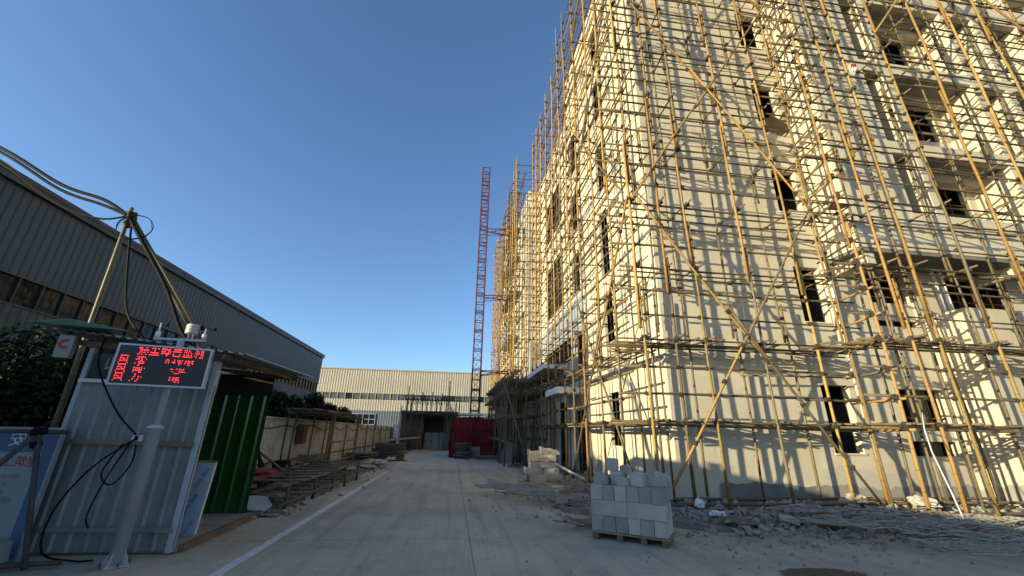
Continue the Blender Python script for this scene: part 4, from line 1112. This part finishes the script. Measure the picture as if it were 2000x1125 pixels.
# dusty stack further back
SB = Vector((3.0, 15.7, 0)); G2 = 'dusty blocks in the far stack'
def S3(a, b, z): return (SB.x+a, SB.y+b, z)
far = [((.02, .0, .0), (.5, .26, .22), .35, 'lowest block of the left column of the far block stack'), ((-.02, .05, .22), (.62, .3, .22), .1, 'wide grey second block of the left column of the far block stack'),
       ((.05, .05, .44), (.42, .28, .22), .2, 'third block from the ground in the left column of the far block stack'), ((.02, .0, .66), (.46, .28, .21), .1, 'fourth block from the ground in the left column of the far block stack'), ((.02, .02, .87), (.48, .28, .2), .15, 'top block of the left column of the far block stack'),
       ((.62, -.1, .0), (.72, .3, .24), .05, 'lowest block of the right column of the far block stack'), ((.62, -.05, .24), (.55, .3, .22), -.1, 'second block from the ground in the right column of the far block stack'),
       ((.5, -.1, .46), (.52, .28, .2), .15, 'third block from the ground, wedge shaped, in the right column of the far block stack'), ((.5, -.08, .66), (.56, .28, .22), -.08, 'fourth bright block in the right column of the far block stack'), ((.42, -.02, .88), (.42, .28, .22), .1, 'left block of the top pair in the right column of the far block stack'),
       ((.8, -.04, .88), (.3, .26, .2), -.2, 'right block of the top pair in the right column of the far block stack'), ((.05, -.55, 0), (.5, .26, .25), .15, 'block on the ground in front of the far block stack'),
       ((-.42, -.1, 0), (.22, .22, .2), .4, 'small cube on the ground at the left foot of the far block stack'), ((.4, .25, 0), (.5, .25, .24), 0, 'block at the back foot of the far block stack'), ((.3, .1, 1.09), (.14, .12, .06), .6, 'small chip lying on the very top of the far block stack')]
for i, (p, d, a, lab) in enumerate(far):
    block(S3(*p), (math.cos(a), math.sin(a)), d, lab, AACW, G2, broken=(i in (4, 7, 10)), seed=20+i)
block((1.45, 14.35, 0), (.97, -.2), (.42, .3, .2), 'slanted block lying alone on the road, left of the woven mats', AACW, 'loose blocks on the ground', seed=3, tilt=(.05, .2, 0))
T = thing('steel_tube', 'steel tube leaning from the far block stack to the ground', 'tube', (4.3, 15.2, 0)); MB().tube((3.7, 15.6, .62), (4.75, 14.7, .06), .045, None, 8).build('tube', GREYPOLE, T, True); MB().lathe([(.055, 0), (.055, .04)], (4.75, 14.7, .03), 8).build('collar', RUST, T)

# ------------------------------------------------------------------ wire mesh / woven mats lying about
def wiremat(p, L, W, rz, label, seed, step=.11, amp=.10, r=.008, curl=.0, m=WIREM, diag=False):
    from mathutils import noise as mn
    q = random.Random(seed); mb = MB().mat(m); M = Matrix.Translation(p) @ Matrix.Rotation(rz, 4, 'Z')
    def S(u, v):
        z = .13+amp*abs(mn.noise(Vector((u*1.1+seed, v*1.6, seed*.7))))*1.6 + .03*mn.noise(Vector((u*3, v*3, seed)))+curl*max(0, abs(u/L)-.3)**2*4*L
        return M @ Vector((u+.05*mn.noise(Vector((v*2, seed, 0))), v+.05*mn.noise(Vector((u*2, 0, seed))), max(.012, z)))
    nu, nv = int(L/step), int(W/step)
    for i in range(nu+1):
        u = -L/2+L*i/nu; mb.path([S(u, -W/2+W*k/8) for k in range(9)], r, 3, False)
    for j in range(nv+1):
        v = -W/2+W*j/nv; n = max(8, int(L/.16)); mb.path([S(-L/2+L*k/n, v) for k in range(n+1)], r, 3, False)
    for e in (-W/2, W/2): mb.path([S(-L/2+L*k/12, e) for k in range(13)], r*1.5, 4)
    return tag(mb.build('wire_mesh_mat', None), label, 'wire mesh', 'wire mesh mats on the ground')
wiremat((6.9, 7.25, .05), 1.5, .75, -.28, 'first small wire mesh mat from the left in the rubble at the end wall', 1)
wiremat((7.6, 6.9, .06), 2.0, .95, -.5, 'wire mesh mat curling up in the middle of the rubble at the end wall', 2, amp=.14)
wiremat((8.7, 6.55, .05), 2.6, 1.2, -.42, 'largest wire mesh mat near the right edge, crossing the rubble', 3, amp=.16)
wiremat((8.2, 5.75, .02), 2.2, .9, -.15, 'flat wire mesh mat nearest the camera at the right edge', 4, amp=.07)
wiremat((9.9, 7.1, .1), 2.2, 1.1, -.25, 'wire mesh mat at the far right under the red rag', 5, amp=.12)
wiremat((7.6, 8.35, .1), 1.6, .6, -.1, 'wire mesh mat close to the foot rails of the scaffold', 6, amp=.08)
wiremat((2.55, 10.75, .03), 1.5, 1.0, -.5, 'nearest mesh mat between the road and the dirt heap', 7, step=.07, amp=.14)
wiremat((2.0, 11.7, .04), 1.6, .9, -.2, 'curled mesh mat in the middle of the pile between the two block stacks', 8, step=.07, amp=.12)
wiremat((1.55, 12.6, .03), 1.5, .8, .2, 'flat mesh mat farthest along the road edge', 9, step=.07, amp=.06)
def board_flat(name, p, s, rz, tilt, m, lab, cat, seed, group=None):
    q = random.Random(seed); n = q.randint(5, 7); pts = []
    for i in range(n):
        a = 2*math.pi*i/n+q.uniform(-.3, .3); pts.append((s[0]*math.cos(a)*q.uniform(.75, 1.1), s[1]*math.sin(a)*q.uniform(.75, 1.1)))
    mb = MB(); t = s[2]
    mb.add([(x, y, -t/2) for x, y in pts]+[(x*.99, y*.99, t/2) for x, y in pts], [tuple(range(n-1, -1, -1)), tuple(range(n, 2*n))]+[(i, (i+1) % n, (i+1) % n+n, i+n) for i in range(n)])
    return tag(mb.build(name, m, None, world_m=Matrix.Translation(p) @ Euler((tilt[0], tilt[1], rz)).to_matrix().to_4x4()), lab, cat, group)
for p, s, rz, t, m, lab, sd in (((5.6, 8.2, .09), (.5, .35, .03), .3, (.1, .06), WOODR, 'brown cracked board lying flat beside the right side of the pallet', 1),
                            ((6.55, 8.05, .14), (.3, .2, .035), .9, (.25, -.1), AAC, 'tilted grey concrete slab piece among the rubble at the end wall', 2),
                            ((7.15, 7.75, .12), (.55, .16, .03), -.2, (.06, .03), WOOD, 'long grey plank lying in the rubble before the end wall', 3),
                            ((8.7, 7.4, .17), (.75, .4, .02), -.1, (.08, .04), CEMENT, 'curved grey sheet lying over the wire mesh mats', 4),
                            ((-3.72, 9.55, .2), (.32, .26, .03), .4, (.5, .15), PALEB, 'pale broken tile slab leaning at the foot of the green sheet', 5),
                            ((-3.9, 9.9, .1), (.35, .2, .03), .1, (.1, 0), AAC, 'grey broken slab lying flat behind the pale tile', 6),
                            ((-4.0, 10.7, .22), (.45, .22, .05), .2, (.1, .05), CEMENT, 'dark slab piled inside the bamboo rack by the fence', 7),
                            ((2.6, 13.4, .12), (.7, .4, .03), .5, (.15, .1), WOOD, 'grey board tipped over the dirt before the far block stack', 8)):
    board_flat('broken_slab' if m is not WOOD and m is not WOODR else 'board', p, s, rz, t, m, lab, 'slab' if m is not WOOD and m is not WOODR else 'board', sd)

# small rubble, countless
def rubble(name, spots, m, seed):
    q = random.Random(seed); mb = MB().mat(m)
    for (cx, cy, sx, sy, n, s0, s1) in spots:
        for i in range(n):
            s = s0+(s1-s0)*q.random()**2.2; x, y = cx+q.gauss(0, sx), cy+q.gauss(0, sy)
            if x > 5.7 and y > 10.6: continue
            pts = [(Vector((q.gauss(0, 1), q.gauss(0, 1), q.gauss(0, .7))).normalized()*q.uniform(.6, 1)) for _ in range(7)]
            bm = bmesh.new(); [bm.verts.new(p*s) for p in pts]; bmesh.ops.convex_hull(bm, input=bm.verts[:])
            bm.verts.ensure_lookup_table(); bm.verts.index_update()
            gz = max(-.006, h1(x, y) if x > 1.4 and 6.4 < y < 24 else -1, h2(x, y) if -6.4 < x < -2.8 and 9.3 < y < 40 else -1)
            mb.add([v.co+Vector((x, y, s*.3+gz)) for v in bm.verts], [tuple(v.index for v in f.verts) for f in bm.faces]); bm.free()
    o = mb.build(name, None); o['kind'] = 'stuff'; o['label'] = 'scattered small stones and broken chips'
rubble('rubble', [(6.5, 9.0, 1.2, .6, 520, .012, .13), (9, 8.2, 1.6, .8, 600, .012, .13), (12, 8.8, 1.5, .8, 420, .012, .14), (7.5, 10.2, 1.6, .25, 260, .02, .15), (6.3, 7.6, .9, .5, 200, .012, .12), (4.9, 10.2, .5, .8, 260, .012, .1), (4.6, 13, .5, 1.6, 320, .015, .12),
                  (2.8, 12.6, .9, 1.2, 260, .01, .07), (3.2, 9.0, .8, .6, 160, .01, .06), (6.2, 6.9, 1.2, .5, 260, .008, .045), (1.8, 8.5, 1.2, 1.5, 90, .006, .025), (4.4, 18, .6, 2, 200, .02, .12)], CHIPS, 1)
rubble('rubble', [(-4.1, 10.3, .5, .6, 260, .012, .1), (-4.3, 12.5, .6, 1.6, 300, .015, .11), (-4.4, 16, .6, 2, 250, .015, .1), (-3.5, 9.6, .25, .25, 120, .01, .06), (-3.3, 20, .5, 1.5, 120, .015, .08), (9.5, 6.8, 1.2, .6, 240, .01, .08), (7.5, 8.6, 1.8, .9, 420, .012, .13), (11, 9, 1.8, .6, 260, .012, .14), (5.2, 9.6, .5, .7, 160, .012, .1)], CEMENT, 2)
rubble('gravel', [(0, 9, 2.5, 4, 260, .003, .012), (4.5, 6.2, 1.2, .6, 260, .004, .02), (-2.9, 8, .4, 2, 120, .003, .012), (1.0, 16, 2, 4, 260, .006, .02)], DIRT, 3)
def sticks(name, lab, p, n, L, s, rz, m, seed, group=None, spread=.5, cat='sticks', thick=.02):
    T = thing(name, lab, cat, p, group=group); q = random.Random(seed)
    for i in range(n):
        a = rz+q.gauss(0, spread); l = L*q.uniform(.5, 1.1); c = Vector(p)+Vector((q.gauss(0, s), q.gauss(0, s), thick+i*thick*.8)); d = Vector((math.cos(a), math.sin(a), q.uniform(-.06, .12)))*l/2
        MB().beam(c-d, c+d, thick*q.uniform(1, 2.2), thick*q.uniform(.8, 1.3)).build('stick', m, T)
sticks('timber_offcuts', 'splintered timber offcuts piled at the left of the pallet', (2.35, 8.15, .01), 9, .5, .16, -.9, WOOD, 1, cat='timber')
sticks('timber_offcuts', 'loose planks lying among mats between the stacks', (2.9, 12.2, .05), 10, .9, .4, -.4, WOOD, 2, cat='timber')
sticks('timber_offcuts', 'small splinters of wood in front of the end wall rubble', (8.6, 7.8, .1), 10, .6, .6, .1, WOODR, 3, cat='timber')
sticks('timber_offcuts', 'broken wood laid in the dirt under the entrance side scaffolding', (4.7, 12.2, .1), 12, .9, .5, 1.0, WOOD, 4, cat='timber')

# rags, sacks and plastic
rag('plastic_bag', (5.42, 9.2, .22), (.13, .09, .11), PLASTICW, 'crumpled white plastic caught on the foot rail right of the pallet', 'plastic', True, None, 1)
rag('plastic_bag', (5.55, 8.8, .1), (.15, .11, .06), PLASTICW, 'flattened white plastic on the ground right of the pallet', 'plastic', True, None, 2)
rag('plastic_bag', (9.7, 9.6, .26), (.26, .17, .12), SACK, 'large crumpled pale paper sack at the foot of the end wall', 'plastic', True, None, 3)
rag('plastic_bag', (11.0, 9.2, .25), (.3, .22, .12), SACK, 'dusty crumpled sack at the foot of the bay', 'sack', True, None, 4)
rag('plastic_bag', (4.35, 11.5, .2), (.16, .12, .14), PLASTICW, 'white bag in the rubble near the building corner', 'plastic', True, None, 5)
rag('red_rag', (9.25, 7.05, .16), (.17, .11, .05), REDRAG, 'red rag lying on the wire mesh at the foot of the white rod', 'rag', True, None, 6)
spots = []
for i in range(9):
    q = random.Random(50+i); spots.append((20.6+q.gauss(0, 1.1), -3.55+q.gauss(0, .42), .12+.06*(i % 3)))
for i, (y, x, z) in enumerate(sorted(spots)):
    rag('cement_sack', (x, y, z), (.34, .26, .10), SACK, '%s empty cement sack in the heap beside the road line' % ['nearest', 'second nearest', 'third nearest', 'fourth nearest', 'fifth nearest', 'sixth nearest', 'third farthest', 'second farthest', 'farthest'][i], 'sack', True, 'heap of empty cement sacks', 60+i)
T = thing('white_rod', 'bent white plastic rod leaning on the scaffold above the red rag', 'rod', (9.36, 7.18, 0))
MB().path([(9.36, 7.16, .15), (9.5, 7.35, .7), (9.85, 7.75, 1.4), (10.15, 8.0, 1.85), (10.35, 8.1, 2.2)], [.013, .013, .012, .012, .011], 8).build('rod', WHITEP, T, True)

# ------------------------------------------------------------------ rack of bamboo rails along the fence
def rack():
    T = thing('bamboo_rack', 'low rack of old bamboo rails on short posts beside the cream fence', 'rack', (-3.9, 13, 0))
    fr = [(-3.34, 9.95), (-3.28, 11.6), (-3.2, 12.9), (-3.12, 14.0), (-3.1, 15.6)]
    for x, y in fr: pole(T, 'post', (x, y, 0), (x+.02, y, .62), .034, DULLB); pole(T, 'post', (x-1.3, y+.1, 0), (x-1.3, y+.1, .66), .034, DULLB)
    for z in (.12, .5):
        pole(T, 'rail', (-3.36, 9.6, z), (-3.13, 14.2, z+.05), .034, GREYB); pole(T, 'rail', (-3.2, 12.4, z+.03), (-3.05, 17.2, z+.03), .032, DULLB)
        pole(T, 'rail', (-4.7, 9.6, z), (-4.4, 14.5, z+.08), .034, DULLB); pole(T, 'rail', (-4.45, 13, z), (-4.35, 17.5, z), .032, DULLB)
    for i in range(9):
        y = 10+i*.75; pole(T, 'cross_rail', (-4.8, y+rnd.uniform(-.1, .1), .55), (-3.1, y+rnd.uniform(-.1, .1), .56), .028, DULLB)
        pole(T, 'cross_rail', (-4.8, y+.2, .2), (-3.2, y+.3, .2), .026, DULLB)
    for i in range(7): pole(T, 'loose_pole', (-4.4+.15*i, 9.7+rnd.uniform(0, 1), .25+.03*i), (-4.5+.17*i, 13.5+rnd.uniform(0, 2), .28+.03*i), .032, GREYB if i % 3 == 0 else DULLB)
    pole(T, 'prop', (-5.0, 11.8, 1.15), (-4.2, 12.4, .45), .035, GREYB); pole(T, 'prop', (-5.3, 11.6, 0), (-5.3, 11.6, 1.95), .035, RUST if False else DULLB)
rack()
def awning():
    T = thing('lean_to_frame', 'rickety lean to of poles roofed with loose boards against the cream fence', 'shelter', (-4.6, 17.5, 0))
    for x, y, h in ((-4.0, 15.2, 2.05), (-4.0, 18.8, 2.05), (-5.25, 15.2, 2.1), (-5.25, 18.8, 2.1), (-4.6, 17, 2.05)):
        pole(T, 'post', (x, y, 0), (x, y+.03, h), .032, DULLB)
    for y in (15.1, 16.4, 17.8, 18.9): pole(T, 'roof_pole', (-5.5, y, 2.08), (-3.8, y+.1, 2.05), .032, DULLB)
    for x in (-5.2, -4.6, -4.0): pole(T, 'roof_pole', (x, 14.3, 2.13), (x, 19.4, 2.1), .03, DULLB)
    for i in range(7): MB().beam((-5.3+.2*i, 14.4+rnd.uniform(-.4, .3), 2.18+rnd.uniform(0, .05)), (-5.25+.22*i, 19.2+rnd.uniform(-.5, .5), 2.17+rnd.uniform(0, .08)), .17, .022).build('roof_board', WOODR if i % 2 else WOOD, T)
    for z in (.6, 1.2): pole(T, 'rail', (-4.0, 14.9, z), (-4.0, 19.1, z), .028, DULLB)
awning()
T = thing('junction_box', 'rusty electrical box on the fence under the lean to', 'box', (-5.3, 16.2, 1.2)); MB().box(-5.4, -5.2, 16.0, 16.45, 1.1, 1.75).build('case', RUST, T); MB().box(-5.199, -5.185, 16.03, 16.42, 1.13, 1.72).build('door', WOODR, T)
T = thing('wooden_crate', 'dark timber crate standing under the lean to', 'crate', (-4.9, 16.3, 0)); 
for z in (.05, .3, .55): MB().box(-5.2, -4.6, 15.8, 15.84, z, z+.22).build('board', WOOD, T); MB().box(-4.62, -4.58, 15.85, 17, z, z+.22).build('board', WOODR, T)
T = thing('black_drum', 'black ribbed plastic drum against the cream fence', 'drum', (-5.0, 14.0, 0)); MB().lathe([(.24, .01), (.26, .1), (.24, .15), (.27, .22), (.24, .3), (.27, .4), (.24, .48), (.26, .6), (.22, .66)], (-5.0, 14.0, 0), 16).build('body', BLACKP, T, True); MB().lathe([(.23, .66), (.23, .69)], (-5, 14, 0), 16).build('lid', BLACKP, T)
rag('red_net', (-4.6, 11.0, .55), (.65, .75, .13), simple('dull_red_net', (.16, .025, .02), .9, var=.3, scale=9, bmp=.5), 'dull red netting draped on the near end of the bamboo rack', 'net', False, None, 31)
cb = block((-5.35, 6.2, .06), (.9, -.35), (.62, .3, .22), 'rough concrete block weighing down the A frame foot, lower left', CEMENT, None, seed=33, tilt=(.05, -.06, 0)); cb.name = 'concrete_block'
# stacks of round woven mats
def matstack(p, r, n, lab, seed):
    T = thing('mat_stack', lab, 'mats', p); q = random.Random(seed); z = 0
    for i in range(n):
        t = q.uniform(.045, .075); k = 14; pr = [r*q.uniform(.88, 1.08) for _ in range(k)]; dx, dy = q.gauss(0, .05), q.gauss(0, .05); sg = [q.uniform(-.04, .03) for _ in range(k)]
        vs = [(p[0]+dx+pr[j]*math.cos(2*math.pi*j/k), p[1]+dy+pr[j]*.8*math.sin(2*math.pi*j/k), max(.0, z+sg[j]) + s) for s in (0, t*.7) for j in range(k)]
        mb = MB(); mb.add(vs, [tuple(range(k-1, -1, -1)), tuple(range(k, 2*k))]+[(j, (j+1) % k, (j+1) % k+k, j+k) for j in range(k)]); mb.build('mat', MATW, T); z += t
matstack((.72, 28.2, 0), .55, 16, 'stack of dark woven mats in front of the red netted enclosure', 1)
matstack((-3.5, 25.6, 0), .85, 15, 'larger stack of dark woven mats at the left side of the yard', 2)
matstack((-4.6, 23.6, 0), .8, 8, 'low pile of dark woven mats by the fence behind the sacks', 3)
T = thing('plank_pile', 'pale planks sticking out over the left stack of mats', 'planks', (-3.2, 26, .95))
for i in range(3): MB().beam((-4.2+.1*i, 25.2+.2*i, 1.0+.04*i), (-2.0, 27.0+.3*i, 1.2+.03*i), .16, .03).build('plank', PALEB if i == 1 else WOOD, T)

# ------------------------------------------------------------------ red netted enclosure and hoist mast
def cage():
    T = thing('hoist_enclosure', 'red safety net enclosure around the foot of the hoist', 'enclosure', (1.4, 30, 0))
    from mathutils import noise as mn
    def net(a, b, z1):
        a, b = Vector(a), Vector(b); n, m = 26, 18; mb = MB(); nrm = Vector((0, 0, 1)).cross((b-a).normalized())
        vs = [a.lerp(b, i/n)+Vector((0, 0, .03+(z1-.03)*j/m))+nrm*(.05*mn.noise(Vector((i*.4, j*.3, a.x)))+.02*math.sin(i*1.3)) for j in range(m+1) for i in range(n+1)]
        mb.add(vs, [(j*(n+1)+i, j*(n+1)+i+1, (j+1)*(n+1)+i+1, (j+1)*(n+1)+i) for j in range(m) for i in range(n)]); return mb.build('net_panel', REDNET, T, True)
    net((-.1, 29, 0), (1.45, 29.05, 0), 2.5); net((1.5, 29.05, 0), (2.9, 29.0, 0), 2.45); net((-.12, 33, 0), (-.12, 29.0, 0), 2.5); net((2.95, 29, 0), (2.95, 33, 0), 2.4)
    for x, y in ((-.12, 28.93), (1.47, 28.97), (2.95, 28.93), (-.12, 33), (2.95, 33)): MB().tube((x, y, 0), (x, y, 2.62), .035, None, 8).build('post', REDSTEEL, T, True)
    for z in (.9, 1.75, 2.52):
        MB().tube((-.12, 28.94, z), (2.95, 28.94, z-.04), .025, None, 6).build('rail', REDSTEEL, T, True)
    g = MB(); 
    for a, b in (((1.0, 28.9, .25), (1.0, 28.9, 1.25)), ((1.9, 28.9, .25), (1.9, 28.9, 1.2)), ((1.0, 28.9, 1.25), (1.9, 28.9, 1.2)), ((1.0, 28.9, .8), (1.9, 28.9, .78)), ((1.2, 28.9, 1.25), (1.45, 28.9, 1.75)), ((1.7, 28.9, 1.2), (1.45, 28.9, 1.75))): g.tube(a, b, .02, None, 5)
    g.build('trolley_frame', REDSTEEL, T)
    MB().box(.4, 2.0, 30.0, 31.8, 2.72, 2.86).build('hoist_platform', WHITEP, T)
    MB().box(1.2, 1.9, 28.92, 28.95, .15, .7).build('patch_board', CEMENT, T)
cage()
def mast():
    T = thing('hoist_mast', 'tall red lattice hoist mast standing clear against the sky', 'mast', (1.5, 31.2, 0)); x0, y0, s = 1.52, 31.2, .31
    H = 24.6; h = 1.508; n = int(H/h); me = None
    for k in range(n):
        z = k*h
        mb = MB().mat(REDSTEEL)
        c = [(-s, -s), (s, -s), (s, s), (-s, s)]
        for (a, b) in c: mb.tube((a, b, .012), (a, b, h-.012), .046, None, 8)
        for zz in (.05, h*.5, h-.05):
            for i in range(4): mb.beam((*c[i], zz), (*c[(i+1) % 4], zz), .045, .05)
        for i in range(4):
            a, b = c[i], c[(i+1) % 4]
            mb.tube((*a, .08), (*b, h*.5-.04), .017, None, 5); mb.tube((*b, h*.5+.04), (*a, h-.08), .017, None, 5)
        mb.box(s+.03, s+.07, -.03, .03, .0, h-.004)
        if me is None: me = mb.mesh('mast_section')
        link('mast_section', me, T, Matrix.Translation((x0, y0, z+.06)))
    MB().box(x0-.6, x0+.6, y0-.6, y0+.6, 0, .055).build('base_plate', RUST, T)
    for z in (6.0, 12.0, 18.0):
        mb = MB()
        for dy in (-.25, .25):
            mb.tube((x0+s, y0+dy, z), (4.9, y0+dy*3.2, z-.05), .04, None, 6); mb.tube((x0+s, y0+dy, z-.35), (3.4, y0+dy*2.2, z-.03), .028, None, 6)
        for q in (.25, .5, .75): mb.tube((x0+s+q*3, y0-.25-.5*q, z), (x0+s+q*3, y0+.25+.5*q, z), .025, None, 6)
        mb.build('wall_tie', REDSTEEL, T)
mast()
def gate():
    T = thing('gate_scaffold', 'bamboo gateway with a pole roof and dark opening at the end of the yard', 'gateway', (-2.3, 41, 0))
    for x, y, h in ((-4.3, 40, 5.6), (-3.9, 40, 4.9), (-2.9, 40.2, 3.2), (-.55, 40, 6.2), (-.1, 40, 3.6), (-4.3, 43, 4.2), (-.4, 43, 4.2), (-3.75, 39.6, 3.0), (.5, 40, 4.8)):
        pole(T, 'post', (x, y, 0), (x+.03, y, h), .055, DULLB)
    for z in (3.1, 4.4, 4.7): pole(T, 'beam', (-4.8, 39.95, z), (.9, 39.95, z-.05), .05, DULLB)
    for i in range(16): pole(T, 'roof_pole', (-4.5+i*.27, 39.4, 4.5+rnd.uniform(-.04, .04)), (-4.45+i*.27, 43.2, 4.15), .045, DULLB)
    for i in range(8): pole(T, 'platform_pole', (-4.6, 39.5+i*.3, 3.2+rnd.uniform(-.05, .05)), (1.0, 39.6+i*.3, 3.1), .045, DULLB)
    MB().box(-4.9, .4, 40.4, 45, 3.28, 3.4).build('roof_sheet', BLUECLAD, T)
    mb = MB(); mb.wall('Y', 41.5, .15, -4.9, .4, 0, 3.27, [(-2.75, -.5, 0, 2.85)]); mb.build('wall', DARKIN, T)
    mb = MB(); mb.box(-4.9, -4.7, 41.66, 45, 0, 3.2); mb.box(.2, .4, 41.66, 45, 0, 3.2); mb.build('side_wall', DARKIN, T)
    MB().box(-4.69, .19, 44.8, 45, 0, 3.2).build('back_wall', DARKIN, T)
    MB().box(-4.4, -2.85, 40.9, 40.98, 0, 1.75).build('gate_leaf', WOODR, T)
    for i in range(12): pole(T, 'post', (-4.8+.45*i+rnd.uniform(-.1, .1), 39.3+rnd.uniform(0, 1.2), 0 if i not in (4, 5, 6, 7, 8) else 3.1), (-4.75+.45*i, 39.6, rnd.uniform(3.2, 5.2)), .045, DULLB)
    for i in range(3): MB().box(-2.7+.75*i, -2.0+.75*i, 43, 43.05, 0, 1.5).build('inner_panel', FENCEM, T)
gate()
T = thing('switch_box', 'white electrical box on a post at the end of the cream fence', 'box', (-4.95, 39, 0)); MB().box(-5.15, -4.75, 38.9, 39.2, 1.0, 2.1).build('case', WHITEP, T); MB().tube((-4.95, 39.1, 0), (-4.95, 39.1, 1.0), .05, None, 8).build('post', RUST, T)
def pile_right():
    T = thing('sheet_pile', 'thin sheets and poles leaning together at the right of the red enclosure', 'sheets', (3.4, 26, 0)); q = random.Random(5)
    for i in range(5): MB().beam((3.0+.22*i, 24.6+.3*i, .0), (3.35+.2*i, 24.9+.3*i, 1.1-.08*i), .6, .02, (0, 1, 0)).build('sheet', GREYPANEL if i % 2 else CEMENT, T)
    for i in range(8): pole(T, 'loose_pole', (1.5+q.uniform(-.3, .3), 27+q.uniform(-1, 1), .05+.03*i), (4.2+q.uniform(-.3, .3), 25.5+q.uniform(-1, 1), .08+.03*i), .035, DULLB)
pile_right()
T = thing('floodlight', 'small white round floodlight under the landing of the far wing', 'lamp', (3.9, 30.6, 5.9)); MB().lathe([(.04, .1), (.1, .06), (.13, 0), (.02, -.02)], (3.9, 30.4, 5.9), 10).build('shade', WHITEP, T, True); MB().tube((3.9, 30.4, 6.0), (3.9, 30.4, 6.35), .02, None, 6).build('stem', BLACKP, T)
